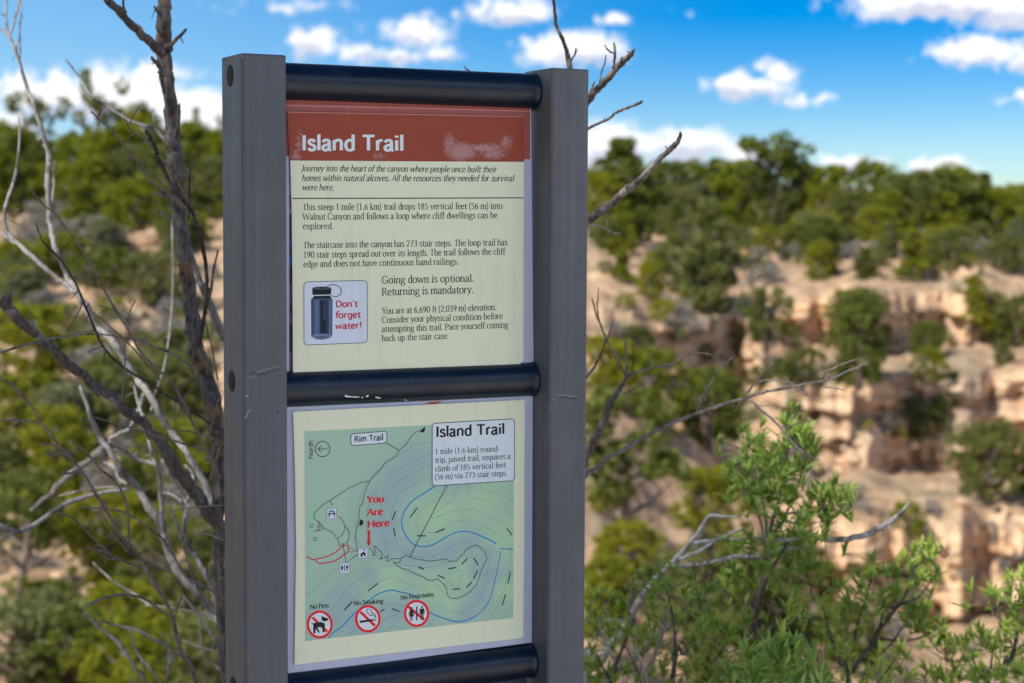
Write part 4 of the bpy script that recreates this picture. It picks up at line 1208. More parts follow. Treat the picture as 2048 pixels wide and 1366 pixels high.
SANS = {'g': (.46, mirror([BOWL_R], .46) + [('s', [(.37, .45), (.37, .15), (.37, -.08), (.31, -.18), (.20, -.20), (.09, -.17)])]),
        'l': (.20, [('l', [(.10, .70), (.10, 0)])]), 'i': (.20, [('l', [(.10, .45), (.10, 0)]), ('l', [(.10, .57), (.10, .66)], 1.1)]),
        'I': (.25, [('l', [(.125, .66), (.125, 0)])])}


def text(b, s, p0, p1, cap, m_, v, wv=.090, wh=.042, serif=True, slant=0.0, up=(0, -1)):
    """write s along the baseline p0-p1 (photo pixels) with capitals cap pixels high, on the plane v"""
    sc = cap / .66
    adv = [(SANS[c][0] if (not serif and c in SANS) else G[c][0]) for c in s]
    tot = sum(adv)
    bx, by = (p1[0] - p0[0]) / tot, (p1[1] - p0[1]) / tot
    blen = math.hypot(bx, by)
    asp = blen / sc                       # horizontal squeeze, kept out of the pen width
    cur = 0.0

    def em(x, y):
        X = cur + x + slant * y / asp
        return on_plane(p0[0] + bx * X + up[0] * y * sc, p0[1] + by * X + up[1] * y * sc, v - lift)
    for c, a_ in zip(s, adv):
        if not serif and c in SANS:
            st, se = SANS[c][1], []
        else:
            st, se = G[c][1], (G[c][2] if serif else [])
        k = 0
        for item in st:
            kind, pts = item[0], item[1]
            wf = item[2] if len(item) > 2 else 1.0
            if kind == 'l':
                P = list(pts)
            elif kind == 's':
                P = smooth2(pts, 4)
            else:
                q = smooth2(list(pts) * 2 + [pts[0]], 4)
                P = q[len(pts) * 2: len(pts) * 6 + 1]
            lift = k * 8e-6
            k += 1
            Lp, Rp = [], []
            n = len(P)
            for i in range(n):
                if kind == 'o' and i in (0, n - 1):
                    a2, b2 = P[-2], P[1]
                else:
                    a2, b2 = P[max(i - 1, 0)], P[min(i + 1, n - 1)]
                dx, dy = (b2[0] - a2[0]) * asp, b2[1] - a2[1]
                l = math.hypot(dx, dy) or 1
                hw = 0.5 * wf * (wh + (wv - wh) * abs(dy / l) ** 1.4)
                Lp.append((P[i][0] - dy / l * hw / asp, P[i][1] + dx / l * hw))
                Rp.append((P[i][0] + dy / l * hw / asp, P[i][1] - dx / l * hw))
            o = len(b.V)
            for l_, r_ in zip(Lp, Rp):
                b.V.append(em(*l_)); b.V.append(em(*r_))
            for i in range(n - 1):
                b.F.append((o + 2 * i, o + 2 * i + 1, o + 2 * i + 3, o + 2 * i + 2))
                b.M.append(b.slot(m_))
        for (x, y, side) in se:
            if slant and y < 0.4:
                continue
            lift = k * 8e-6
            k += 1
            hx0 = (.105 if side <= 0 else .02) / asp * .95
            hx1 = (.105 if side >= 0 else .02) / asp * .95
            b.poly([em(x - hx0, y - .02), em(x + hx1, y - .02), em(x + hx1, y + .02), em(x - hx0, y + .02)], m_)
        cur += a_


def round_box(TL, TR, BR, BL, r_, n=5):
    c = [Vector((p[0], p[1], 0)) for p in (TL, TR, BR, BL)]
    out = []
    for i in range(4):
        p, a_, b_ = c[i], c[i - 1], c[(i + 1) % 4]
        d0, d1 = (a_ - p).normalized() * r_, (b_ - p).normalized() * r_
        for j in range(n + 1):
            t = j / n
            q = (p + d0) * (1 - t) ** 2 + p * 2 * t * (1 - t) + (p + d1) * t * t
            out.append((q.x, q.y))
    return out


def fill(b, pts, m_, v):
    b.poly([on_plane(x, y, v) for x, y in pts], m_)


def line(b, pts, w, m_, v):
    for q in ribbon(pts, w):
        fill(b, q, m_, v)


def outlined(b, pts, w, m_in, m_out, v):
    fill(b, pts, m_in, v)
    line(b, pts + pts[:1], w, m_out, v - .00004)


def disc(cx, cy, rx, ry, n=40, a0=0, a1=360):
    return [(cx + rx * math.cos(R(a0 + (a1 - a0) * i / n)), cy + ry * math.sin(R(a0 + (a1 - a0) * i / n))) for i in range(n + (0 if a1 - a0 == 360 else 1))]


def dots(b, pts, step, size, m_, v):
    acc = 0.0
    for (x0, y0), (x1, y1) in zip(pts[:-1], pts[1:]):
        l = math.hypot(x1 - x0, y1 - y0)
        t = acc
        while t < l:
            x, y = x0 + (x1 - x0) * t / l, y0 + (y1 - y0) * t / l
            fill(b, disc(x, y, size / 2, size / 2, 6), m_, v)
            t += step
        acc = t - l


# ------------------------------------------------------------------ upper notice
up_ = Build()
vN = VP
NOT = [(575.0, 224.0), (810, 228.4), (1048, 233.3), (1047.3, 480), (1046.8, 721), (1040, 728), (586, 748), (585, 560), (583.5, 420), (580.5, 320), (577, 270)]
plate(up_, NOT, vN, 0.0006, M_PAPER, M_EDGE)
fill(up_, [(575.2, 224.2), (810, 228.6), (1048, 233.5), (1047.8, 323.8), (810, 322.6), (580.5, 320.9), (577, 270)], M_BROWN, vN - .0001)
line(up_, [(575.2, 224.2), (810, 228.6), (1047, 233.5)], 1.3, ink((190, 130, 122)), vN - .00016)
text(up_, 'Island Trail', (602, 300.3), (808.5, 301.2), 30, ink((205, 212, 220)), vN - .0002, wv=.145, wh=.112, serif=False)
V2 = vN - .0001
M_TXT = ink((10, 11, 13))
for s, p0, p1, cap in (("Journey into the heart of the canyon where people once built their", (601.9, 342.5), (993, 344.8), 12.2),
                       ("homes within natural alcoves. All the resources they needed for survival", (603.2, 362), (1028, 362.6), 12.2),
                       ("were here.", (604.4, 380.6), (668, 380.8), 12.2)):
    text(up_, s, p0, p1, cap, M_TXT, V2, wv=.092, wh=.044, slant=.20)
line(up_, [(584.9, 396.8), (815, 396.4), (1046.5, 395.6)], 2.0, M_BLACK, V2)
for s, p0, p1, cap in (("This steep 1 mile (1.6 km) trail drops 185 vertical feet (56 m) into", (604.8, 420.2), (1005, 417.9), 12.4),
                       ("Walnut Canyon and follows a loop where cliff dwellings can be", (605.3, 439.5), (995, 436.2), 12.4),
                       ("explored.", (605.3, 458.3), (667.5, 458), 12.4),
                       ("The staircase into the canyon has 273 stair steps. The loop trail has", (606, 496.1), (1015, 490.6), 12.4),
                       ("190 stair steps spread out over its length. The trail follows the cliff", (606.4, 515.7), (1010, 508.8), 12.4),
                       ("edge and does not have continuous hand railings.", (606.6, 534.2), (917, 528.9), 12.4),
                       ("Going down is optional.", (763.5, 567.1), (948.5, 563.3), 14.8),
                       ("Returning is mandatory.", (763.5, 590.9), (947.8, 585.9), 14.8),
                       ("You are at 6,690 ft (2,039 m) elevation.", (764.2, 627.8), (993, 619.9), 12.2),
                       ("Consider your physical condition before", (763.8, 646), (1005.5, 637.7), 12.2),
                       ("attempting this trail. Pace yourself coming", (763.6, 664.3), (1016.5, 655.2), 12.2),
                       ("back up the stair case.", (763.4, 682.6), (898, 677.3), 12.2)):
    text(up_, s, p0, p1, cap, M_TXT, V2)
# bottle picture
outlined(up_, round_box((607.7, 563.9), (734.6, 560.6), (734.9, 685.2), (608, 690.4), 9), 1.2, M_WHITEB, M_BLACK, vN - .00012)
VB = vN - .0002
BODY = [(622, 599), (625, 595.5), (645, 594.5), (662, 594.8), (665.2, 599), (664.6, 671), (658, 676.5), (645, 679.6), (632, 678.6), (622.3, 671)]
fill(up_, BODY, ink((66, 80, 108)), VB)
for x0, x1, col, t_, b_ in ((622.6, 627, (58, 70, 98), 600, 671), (630, 637, (88, 100, 128), 600, 668), (640.5, 645.5, (18, 26, 38), 600, 668), (645.5, 657, (42, 54, 76), 600, 668), (658.5, 662, (96, 106, 136), 602, 670), (641, 652, (20, 30, 40), 640, 666)):
    fill(up_, [(x0, t_), (x1, t_), (x1, b_), (x0, b_)], ink(col), VB - .00004 - (.00003 if t_ == 640 else 0))
fill(up_, disc(643.4, 673, 20.2, 5.4, 28), ink((112, 124, 152)), VB - .0001)
fill(up_, disc(643.4, 674.2, 15, 3.2, 28), ink((86, 98, 124)), VB - .00013)
fill(up_, [(627, 592), (661, 591), (661.5, 597), (626.5, 597.5)], ink((22, 28, 38)), VB - .00005)
fill(up_, round_box((624.4, 575.5), (662.6, 574.6), (662.2, 589), (624.8, 590), 3), ink((16, 24, 30)), VB - .00008)
fill(up_, disc(643.3, 576.4, 18.6, 3.3, 28), ink((70, 76, 92)), VB - .00012)
fill(up_, disc(643.5, 575.8, 6.5, 1.5, 16), ink((24, 28, 36)), VB - .00015)
line(up_, smooth2([(650, 575.5), (656, 572), (663, 569.8), (671, 570), (679, 574), (682.6, 581), (681, 588), (676, 592.2), (669, 593), (662, 591)], 5), 1.6, ink((40, 46, 56)), VB - .00016)
M_RT = ink((176, 18, 44))
text(up_, "Don't", (671, 614.2), (715.5, 613.4), 12.3, M_RT, VB, wv=.15, wh=.12, serif=False)
text(up_, "forget", (670.4, 636.2), (721.5, 635), 12.3, M_RT, VB, wv=.15, wh=.12, serif=False)
text(up_, "water!", (670.4, 658), (724.2, 656.2), 12.3, M_RT, VB, wv=.15, wh=.12, serif=False)
up_.obj('notice_sheet', sign)

# ------------------------------------------------------------------ lower sheet: the trail map
mp_ = Build()
SHEET = [(586.1, 823.6), (815, 811.5), (1049.6, 799.5), (1048.6, 1050), (1046.5, 1275), (1020, 1279), (820, 1302), (589, 1330), (590.3, 1230), (592.2, 1090), (590.2, 950)]
plate(mp_, SHEET, vN, 0.0006, M_PAPER, M_EDGE)
MTL, MTR, MBR, MBL = (608.8, 862.8), (1028.3, 841.5), (1026.5, 1235.8), (610.5, 1282.4)
RIV1 = smooth2([(871.7, 971.7), (849.2, 986), (826.6, 1000.4), (812.3, 1016.8), (804, 1035), (804, 1051.6), (812.3, 1072), (826.6, 1088.5), (847.1, 1093.2), (865.6, 1089.5), (902.5, 1069), (923, 1062.9), (943.5, 1065), (974.2, 1077.2), (992.3, 1087.5)], 5)
RIV2 = smooth2([(1000.6, 1101), (999.4, 1115), (992.4, 1150.2), (986.5, 1176), (979.5, 1198.2), (964.5, 1221), (943.5, 1236.3), (918.9, 1243.4), (898.4, 1240.4), (877.9, 1233.2), (859.4, 1224), (830.7, 1193), (800, 1184), (782, 1180.6), (759, 1186.7), (740, 1199), (713.3, 1221.9), (686.7, 1250.5), (665.7, 1265.7), (657.1, 1276.4)], 5)
rivpts = np.array(RIV1[::2] + [(995, 1092), (999, 1098)] + RIV2[::2])
SHADOW = [(980, 900, 52), (930, 950, 45), (880, 960, 30), (830, 920, 34), (800, 960, 40), (775, 1000, 42), (765, 1050, 44), (778, 1090, 40), (820, 1110, 34), (860, 1110, 32), (900, 1100, 36), (940, 1085, 34), (970, 1110, 30), (980, 1150, 30), (960, 1190, 32), (955, 1140, 28), (930, 1225, 26), (790, 1220, 46), (740, 1250, 44), (700, 1245, 40), (840, 1225, 34), (660, 1240, 40), (690, 1200, 36), (740, 1150, 26)]
LIGHT = [(880, 1030, 60), (960, 1000, 60), (930, 1150, 36), (780, 1160, 46), (860, 1185, 44), (1015, 1080, 60), (1010, 1180, 34), (900, 1200, 30)]


def mapgrid(nu, nv):
    out = np.zeros((nv + 1, nu + 1, 2))
    for j in range(nv + 1):
        for i in range(nu + 1):
            s_, t_ = i / nu, j / nv
            out[j, i] = [(1 - t_) * ((1 - s_) * MTL[k] + s_ * MTR[k]) + t_ * ((1 - s_) * MBL[k] + s_ * MBR[k]) for k in (0, 1)]
    return out


GRD = mapgrid(110, 110)
colg = np.zeros((111, 111, 3))
for j in range(111):
    for i in range(111):
        x, y = GRD[j, i]
        nzx = noise.noise(Vector((x * .012, y * .012, 1))) * 10
        sh = max(math.exp(-(((x + nzx - a_) ** 2 + (y - b_) ** 2) / (c_ * c_) * 1.4)) for a_, b_, c_ in SHADOW)
        lg = max(math.exp(-(((x - a_) ** 2 + (y + nzx - b_) ** 2) / (c_ * c_) * 1.4)) for a_, b_, c_ in LIGHT)
        base = np.array((156, 182, 158.0)) + np.array((-4, 3, -4)) * noise.noise(Vector((x * .02, y * .02, 6)))
        c_ = base + (np.array((148, 168, 167.0)) - base) * min(1, sh * 1.05)
        c_ = c_ + (np.array((166, 197, 154.0)) - c_) * min(1, lg * max(0.0, 1 - .75 * sh) * 1.05)
        colg[j, i] = [lin(v_) / ILL for v_ in c_]


def map_material():
    m_, nt, b = new_mat('map_relief_print')
    a_ = nd(nt, 'ShaderNodeAttribute', attribute_name='print_colour')
    nt.links.new(a_.outputs['Color'], b.inputs['Base Color'])
    b.inputs['Roughness'].default_value = 0.34
    b.inputs['Specular IOR Level'].default_value = 0.25
    tcn = nd(nt, 'ShaderNodeTexCoord')
    n = nd(nt, 'ShaderNodeTexNoise', {'Vector': tcn.outputs['Object'], 'Scale': 26.0, 'Detail': 3.0})
    bm = nd(nt, 'ShaderNodeBump', {'Height': n.outputs[0], 'Strength': 0.25, 'Distance': 0.004})
    nt.links.new(bm.outputs[0], b.inputs['Normal'])
    return m_


M_MAP = map_material()
v0i = len(mp_.V)
for j in range(111):
    for i in range(111):
        mp_.V.append(on_plane(GRD[j, i, 0], GRD[j, i, 1], vN - .0001))
for j in range(110):
    for i in range(110):
        a_ = v0i + j * 111 + i
        mp_.F.append((a_, a_ + 111, a_ + 112, a_ + 1)); mp_.M.append(mp_.slot(M_MAP))
# contour lines: levels of the distance to the river
G2 = mapgrid(150, 150)
flat2 = G2.reshape(-1, 2)
fld = np.sqrt(((flat2[:, None, :] - rivpts[None]) ** 2).sum(-1)).min(1)
nz_ = np.array([noise.noise(Vector((p[0] * .016, p[1] * .016, 3.3))) * 9 + noise.noise(Vector((p[0] * .05, p[1] * .05, 7.3))) * 2.0 for p in flat2])
fld = (fld + nz_).reshape(151, 151)
k_ = np.array([.25, .5, .25])
for _ in range(3):
    fld[1:-1, :] = .25 * fld[:-2] + .5 * fld[1:-1] + .25 * fld[2:]
    fld[:, 1:-1] = .25 * fld[:, :-2] + .5 * fld[:, 1:-1] + .25 * fld[:, 2:]
M_CT, M_CI = ink((130, 154, 153)), ink((108, 130, 130))
VC = vN - .00015
for li, lev in enumerate(np.arange(9, 112, 4.6)):
    index = li % 5 == 3
    s_ = fld - lev
    for j in range(150):
        row = s_[j:j + 2]
        for i in np.nonzero(((row[:, :-1].min(0) < 0) | (row[:, 1:].min(0) < 0)) & ((row[:, :-1].max(0) > 0) | (row[:, 1:].max(0) > 0)))[0]:
            q = [(s_[j, i], G2[j, i]), (s_[j, i + 1], G2[j, i + 1]), (s_[j + 1, i + 1], G2[j + 1, i + 1]), (s_[j + 1, i], G2[j + 1, i])]
            cr_ = []
            for k in range(4):
                (a_, pa), (b_, pb) = q[k], q[(k + 1) % 4]
                if (a_ < 0) != (b_ < 0):
                    t_ = a_ / (a_ - b_)
                    cr_.append(pa + (pb - pa) * t_)
            if len(cr_) >= 2:
                line(mp_, [tuple(cr_[0]), tuple(cr_[1])], 0.85 if index else 0.5, M_CI if index else M_CT, VC)
M_RIV, M_DG = ink((26, 128, 176)), ink((14, 78, 66))
VR = vN - .0002
line(mp_, RIV1, 2.5, M_RIV, VR)
line(mp_, RIV2[:28], 1.9, M_RIV, VR); line(mp_, RIV2[27:], 2.5, M_RIV, VR)
line(mp_, [(999.8, 1097.1), (1027, 1099)], 2.0, M_RIV, VR)
for a_, b_ in (((791.4, 1022), (784.4, 1040)), ((787.2, 1056), (790.3, 1073)), ((834.3, 1015.6), (820.4, 1035.2)), ((833.8, 1071.7), (852.3, 1071.7)), ((870.7, 1065.3), (889.6, 1057.8)), ((1013.6, 1056.7), (1024.4, 1070.5)),
               ((835.9, 1133.8), (848.2, 1138.5)), ((896.3, 1137.9), (912.7, 1134.8)), ((923, 1128.7), (934.7, 1117)), ((947.6, 1115.7), (956.4, 1130.7)), ((954.7, 1141.6), (947.6, 1157.4)), ((943.5, 1163.9), (932.6, 1175.2)),
               ((905.1, 1178.3), (920.5, 1177.9)), ((875.4, 1150.2), (888.7, 1156.7)), ((1020.9, 1143), (1015.8, 1167)), ((1011.1, 1188.7), (1004.1, 1210.6)), ((756.1, 1166.6), (735.7, 1182.2)), ((704.1, 1204.1), (688.5, 1220.8)), ((759.9, 1223.7), (769.4, 1218)), ((784, 1217.4), (798.9, 1223))):
    line(mp_, [a_, b_], 2.6, M_DG, VR - .00002)
VD = vN - .00025
for pts in ([(841, 860), (830.7, 865), (822.5, 873), (812.3, 888.7), (800, 899.8), (787.5, 915.2), (770.3, 924.7), (762.7, 936), (747.5, 951.3), (738.9, 962.7), (728.5, 987.5), (725.6, 1004.6), (718.9, 1016), (718, 1035), (714.2, 1054), (710.4, 1075), (714.6, 1100.8)],
            [(738.9, 962.7), (722.7, 964.7), (698, 976), (660, 1000.8), (644.7, 1010), (629.5, 1025.6), (627.6, 1037), (639, 1044.6), (650.4, 1058), (663.8, 1063.6), (675.2, 1078.8), (679.8, 1091.8)],
            [(638.4, 1045), (635.1, 1055), (636.6, 1061), (648.3, 1056.6)], [(636.6, 1061), (628.5, 1063)], [(660.8, 1002.5), (664.4, 1007.6), (663, 1011)],
            [(678.3, 1033), (686.4, 1042), (690.3, 1053.7), (687.8, 1062.5), (684.2, 1071), (674.7, 1077)], [(690.3, 1053.7), (697.4, 1061), (698.4, 1074), (694.4, 1084.5)],
            [(739, 1096.9), (744, 1100.8), (746.4, 1106.6), (745.7, 1111.5), (749.3, 1110), (750.3, 1106.6), (748.8, 1098.8), (748.8, 1093), (752.2, 1093), (758.6, 1100.8), (765, 1108.6), (763.5, 1115), (758.6, 1117.9), (766.4, 1116.4), (773.2, 1114.5), (775.2, 1111), (776.7, 1115), (772.8, 1122.3), (778, 1122.3), (785, 1116.9), (802.5, 1117.4), (806.4, 1113.5), (812.3, 1111), (818, 1114), (827, 1116.9), (838.7, 1118.8), (860, 1122.3), (875.8, 1120.3), (892.8, 1117.4), (899.8, 1124.2), (915, 1120.3), (921, 1111), (928, 1106.9), (932.6, 1098.7), (944.3, 1092.2), (953.7, 1090.5), (965.4, 1099.8), (971.3, 1106.9), (974.2, 1117.4), (969, 1127.9), (963, 1139.7), (957.2, 1158.4), (952.5, 1171.3), (946.7, 1174.8), (942, 1183), (932.6, 1187.7), (925.6, 1191.8), (912.7, 1197), (901, 1196.5), (896.3, 1192.4), (894, 1183), (891.6, 1173.6), (883.4, 1164.3), (874, 1157.2), (867, 1160.2), (855.3, 1160.4), (846.5, 1153.5), (827, 1145.7), (813.3, 1138.4), (803.5, 1136.9), (790.8, 1128), (785.9, 1125.2), (799, 1125.2), (802.5, 1117.4)]):
    dots(mp_, pts, 3.7, 2.7, M_BLACK, VD)
for a_, b_ in (((680.5, 1091.8), (694.4, 1084.5)), ((694.4, 1084.5), (697.4, 1094)), ((697.4, 1094), (715, 1101.3)), ((697.4, 1104.2), (715, 1102))):
    line(mp_, [a_, b_], 0.8, M_BLACK, VD)
line(mp_, smooth2([(612, 1113), (624.9, 1118.9), (631.5, 1118.4), (656.4, 1112.3), (672.5, 1103.5), (684.9, 1092.5), (690.8, 1090.3), (695.9, 1092.5), (697.8, 1097.6), (695.2, 1104.2), (687.8, 1109.4), (671.7, 1121), (654.2, 1125), (638.8, 1126.9), (633.7, 1124), (631.5, 1118.6)], 4), 2.2, ink((196, 20, 44)), VD - .00003)
VI = vN - .00032
line(mp_, [(685.4, 1085.2), (692, 1125.2), (716.4, 1107.9)], 1.5, M_BLACK, VI)
line(mp_, [(893.3, 971), (819.5, 1114.3)], 1.4, M_BLACK, VI)
line(mp_, [(771.9, 885.7), (797.5, 900.3)], 1.5, M_BLACK, VI)
for cx, cy, s_ in ((623, 1052.2, 2.8), (640.3, 1053.3, 2.4), (630, 1078, 2.8)):
    line(mp_, [(cx - s_, cy - s_ + .3), (cx + s_, cy - s_ - .3), (cx + s_, cy + s_ - .3), (cx - s_, cy + s_ + .3), (cx - s_, cy - s_ + .3)], 1.1, M_BLACK, VI)
fill(mp_, [(849.6, 853), (850.4, 858.5), (848.5, 863.5), (844, 865.3), (839.5, 863.8)], M_BLACK, VI)
fill(mp_, [(720.5, 1038.6), (725, 1040), (727, 1044.5), (725.5, 1049), (721.5, 1051.6), (718, 1051.4)], M_BLACK, VI)
# callout boxes
M_BOX = ink((203, 208, 220))
outlined(mp_, round_box((701.6, 868), (773.7, 862.2), (773.7, 886), (701.9, 891.5), 7), 1.4, M_BOX, M_BLACK, VI)
text(mp_, 'Rim Trail', (708.4, 884), (766.8, 880), 11.6, M_BLACK, VI - .0001, wv=.125, wh=.10, serif=False)
outlined(mp_, round_box((864.4, 846.8), (1029.2, 837.6), (1029.2, 961.2), (864.4, 971.9), 8), 1.4, M_BOX, M_BLACK, VI)
text(mp_, 'Island Trail', (870.8, 873.9), (1010, 867.6), 20.6, M_BLACK, VI - .0001, wv=.14, wh=.105, serif=False)
for s, p0, p1 in (("1 mile (1.6 km) round-", (869.5, 908.5), (1000, 902.6)), ("trip, paved trail, requires a", (870, 925.6), (1021, 917.4)), ("climb of 185 vertical feet", (870, 943.4), (1012, 934.8)), ("(56 m) via 273 stair steps.", (869.5, 959.4), (1015, 951.2))):
    text(mp_, s, p0, p1, 11.0, M_TXT, VI - .0001)
text(mp_, 'North', (625.6, 918.5), (625.9, 881.2), 8.8, M_BLACK, VI, wv=.12, wh=.095, serif=False, up=(-1, 0))
line(mp_, disc(645.1, 898, 14.6, 15.4, 40) + disc(645.1, 898, 14.6, 15.4, 40)[:1], 1.5, M_BLACK, VI)
line(mp_, [(654.2, 897.7), (636.4, 898.4)], 1.5, M_BLACK, VI - .00001)
line(mp_, [(642.6, 892.2), (636, 898.4), (642, 904.4)], 1.6, M_BLACK, VI - .00003)
for s, p0, p1 in (('You', (734, 1005.6), (768, 1003.6)), ('Are', (733.6, 1031.3), (766, 1029.2)), ('Here', (734.4, 1055.2), (778.8, 1051.8))):
    text(mp_, s, p0, p1, 13.4, ink((206, 24, 44)), VI, wv=.19, wh=.09)
fill(mp_, [(735, 1060.4), (740.2, 1060), (740, 1084), (742, 1083.8), (737.6, 1093.6), (732.8, 1084.6), (735, 1084.4)], M_RED, VI)
# pictogram tiles
M_TILE = ink((200, 203, 216))
for TL, TR, BR, BL in (((653.4, 1017.5), (672.6, 1016), (672.9, 1036.8), (653.7, 1038.6)), ((679.8, 1126.5), (698.5, 1125), (698.9, 1146), (679.5, 1147.4)), ((716.4, 1097), (735.5, 1095.5), (735.2, 1115.6), (716.6, 1116.8))):
    outlined(mp_, round_box(TL, TR, BR, BL, 2.5), 0.9, M_TILE, ink((110, 116, 134)), VI - .0001)
VT = VI - .0002
for pts, w in (([(658.3, 1022.4), (668, 1021.9)], 2.0), ([(655.3, 1028.1), (671.5, 1027)], 1.9), ([(660.4, 1022.8), (657.4, 1034)], 2.0), ([(666.5, 1022.3), (669.6, 1032.6)], 2.0)):
    line(mp_, pts, w, M_BLACK, VT - .00002 * w)
fill(mp_, [(719.8, 1108.6), (726.8, 1103.6), (732.6, 1107.4), (731, 1108), (731.2, 1112.6), (728, 1112.9), (727.8, 1109), (725, 1109.2), (725, 1113.4), (721.2, 1113.8), (721.2, 1108.8)], M_BLACK, VT)
line(mp_, [(727.2, 1104), (727.4, 1098)], .7, M_BLACK, VT)
fill(mp_, [(727.2, 1098), (731, 1099.4), (730, 1101), (727.3, 1100.8)], M_BLACK, VT - .00003)


def woman(cx, cy, s_, v, b=mp_):
    P = [(-37, 43), (43, 38), (73, 143), (58, 153), (28, 88), (58, 203), (23, 208), (23, 323), (3, 323), (0, 213), (-12, 213), (-14, 333), (-34, 333), (-34, 213), (-64, 213), (-27, 98), (-67, 168), (-80, 158)]
    fill(b, [(cx + x * s_, cy + y * s_) for x, y in P], M_BLACK, v)
    fill(b, disc(cx, cy, 27 * s_, 27 * s_, 14), M_BLACK, v)


def man(cx, cy, s_, v, b=mp_):
    P = [(-55, 45), (55, 35), (68, 155), (52, 165), (42, 95), (38, 320), (15, 325), (8, 185), (-8, 185), (-15, 325), (-35, 325), (-40, 105), (-50, 173), (-65, 170)]
    fill(b, [(cx + x * s_, cy + y * s_) for x, y in P], M_BLACK, v)
    fill(b, disc(cx, cy, 25 * s_, 26 * s_, 14), M_BLACK, v)


woman(684.2, 1130.6, .037, VT); man(694, 1129.8, .037, VT)
line(mp_, [(689, 1129), (689.1, 1142.8)], 1.5, M_BLACK, VT)
# prohibition signs
for s, p0, p1 in (('No Pets', (620, 1218.3), (657.6, 1214.6)), ('No Smoking', (707, 1210.7), (766.6, 1206)), ('No Restrooms', (801, 1199.5), (867.3, 1192.8))):
    text(mp_, s, p0, p1, 8.6, M_TXT, VI, wv=.13, wh=.07)
VS = VI - .0001
for cx, cy, rx, ry, sl in ((639.5, 1249, 26.2, 28.2, ((625, 1235), (654.6, 1263.4))), (735.7, 1237.6, 25.7, 27.6, ((720.6, 1223.4), (750, 1251.6))), (833.2, 1226.8, 25.5, 27.2, ((816.6, 1213.4), (848.3, 1239.6)))):
    fill(mp_, disc(cx, cy, rx + .8, ry + .8), ink((222, 170, 170)), VS)
    fill(mp_, disc(cx, cy, rx - 3, ry - 3), ink((204, 206, 218)), VS - .00003)
    o_, i_ = disc(cx, cy, rx, ry), disc(cx, cy, rx - 5, ry - 5)
    for k in range(40):
        fill(mp_, [o_[k], o_[(k + 1) % 40], i_[(k + 1) % 40], i_[k]], M_RED, VS - .00006)
    line(mp_, [sl[0], sl[1]], 5.4, M_RED, VS - .00009)
VG = VS - .00016
sc_ = 1 / 11.38
for P in ([(258, 738), (300, 757), (400, 740), (470, 725), (566, 760), (568, 860), (557, 955), (535, 968), (513, 960), (510, 846), (400, 850), (447, 960), (420, 982), (362, 880), (347, 985), (322, 996), (303, 980), (298, 775), (258, 758)], [(490, 588), (560, 622), (648, 650), (630, 700), (585, 704), (562, 720), (495, 692)]):
    fill(mp_, [(600 + x * sc_, 1180 + y * sc_) for x, y in P], M_BLACK, VG)
s2 = 1 / 12.417
fill(mp_, [(690 + x * s2, 1180 + y * s2) for x, y in ((362, 762), (702, 720), (708, 768), (368, 820))], M_BLACK, VG)
for P, w in (([(729, 712), (730, 778)], 1.3), ([(764, 710), (765, 772)], 1.3), ([(730, 690), (725, 650), (690, 630), (620, 632), (602, 598), (560, 572), (538, 520), (552, 485), (585, 464)], 1.5), ([(766, 690), (756, 622), (720, 590), (658, 580), (668, 540), (640, 490), (608, 486)], 1.5)):
    q = [(690 + x * s2, 1180 + y * s2) for x, y in P]
    line(mp_, smooth2(q, 4) if len(q) > 2 else q, w, M_BLACK, VG)
woman(790 + 412 * s2, 1170 + 572 * s2, s2, VG); man(790 + 670 * s2, 1170 + 545 * s2, s2, VG)
fill(mp_, [(790 + x * s2, 1170 + y * s2) for x, y in ((525, 532), (558, 528), (556, 882), (523, 886))], M_BLACK, VG)
mo = mp_.obj('map_sheet', sign)
ca = mo.data.color_attributes.new('print_colour', 'FLOAT_COLOR', 'POINT')
arr = np.ones((len(mo.data.vertices), 4), np.float32)
arr[v0i:v0i + 111 * 111, :3] = colg.reshape(-1, 3)
ca.data.foreach_set('color', arr.ravel())

# ------------------------------------------------------------------ dead trees and bleached branches round the sign
M_BURNT = bark_material('burnt_bark', (0.022, 0.019, 0.018), (0.20, 0.175, 0.16), (0.30, 0.17, 0.10), 170.0, 0.55)
M_DARKB = bark_material('dark_dead_bark', (0.035, 0.029, 0.027), (0.24, 0.205, 0.19), (0.38, 0.33, 0.31), 170.0, 0.7)
M_GREYB = bark_material('bleached_wood', (0.10, 0.09, 0.086), (0.33, 0.31, 0.30), (0.06, 0.05, 0.046), 170.0, 0.7)
M_PALE = bark_material('pale_weathered_wood', (0.17, 0.155, 0.145), (0.52, 0.49, 0.47), (0.10, 0.085, 0.08), 150.0, 0.6)
M_TANB = bark_material('tan_twig_bark', (0.11, 0.085, 0.072), (0.38, 0.31, 0.275), (0.09, 0.06, 0.05), 240.0, 0.6)
M_BLACKT = bark_material('black_twig_bark', (0.018, 0.015, 0.014), (0.11, 0.09, 0.082), (0.16, 0.13, 0.11), 240.0, 0.5)
bi = 0


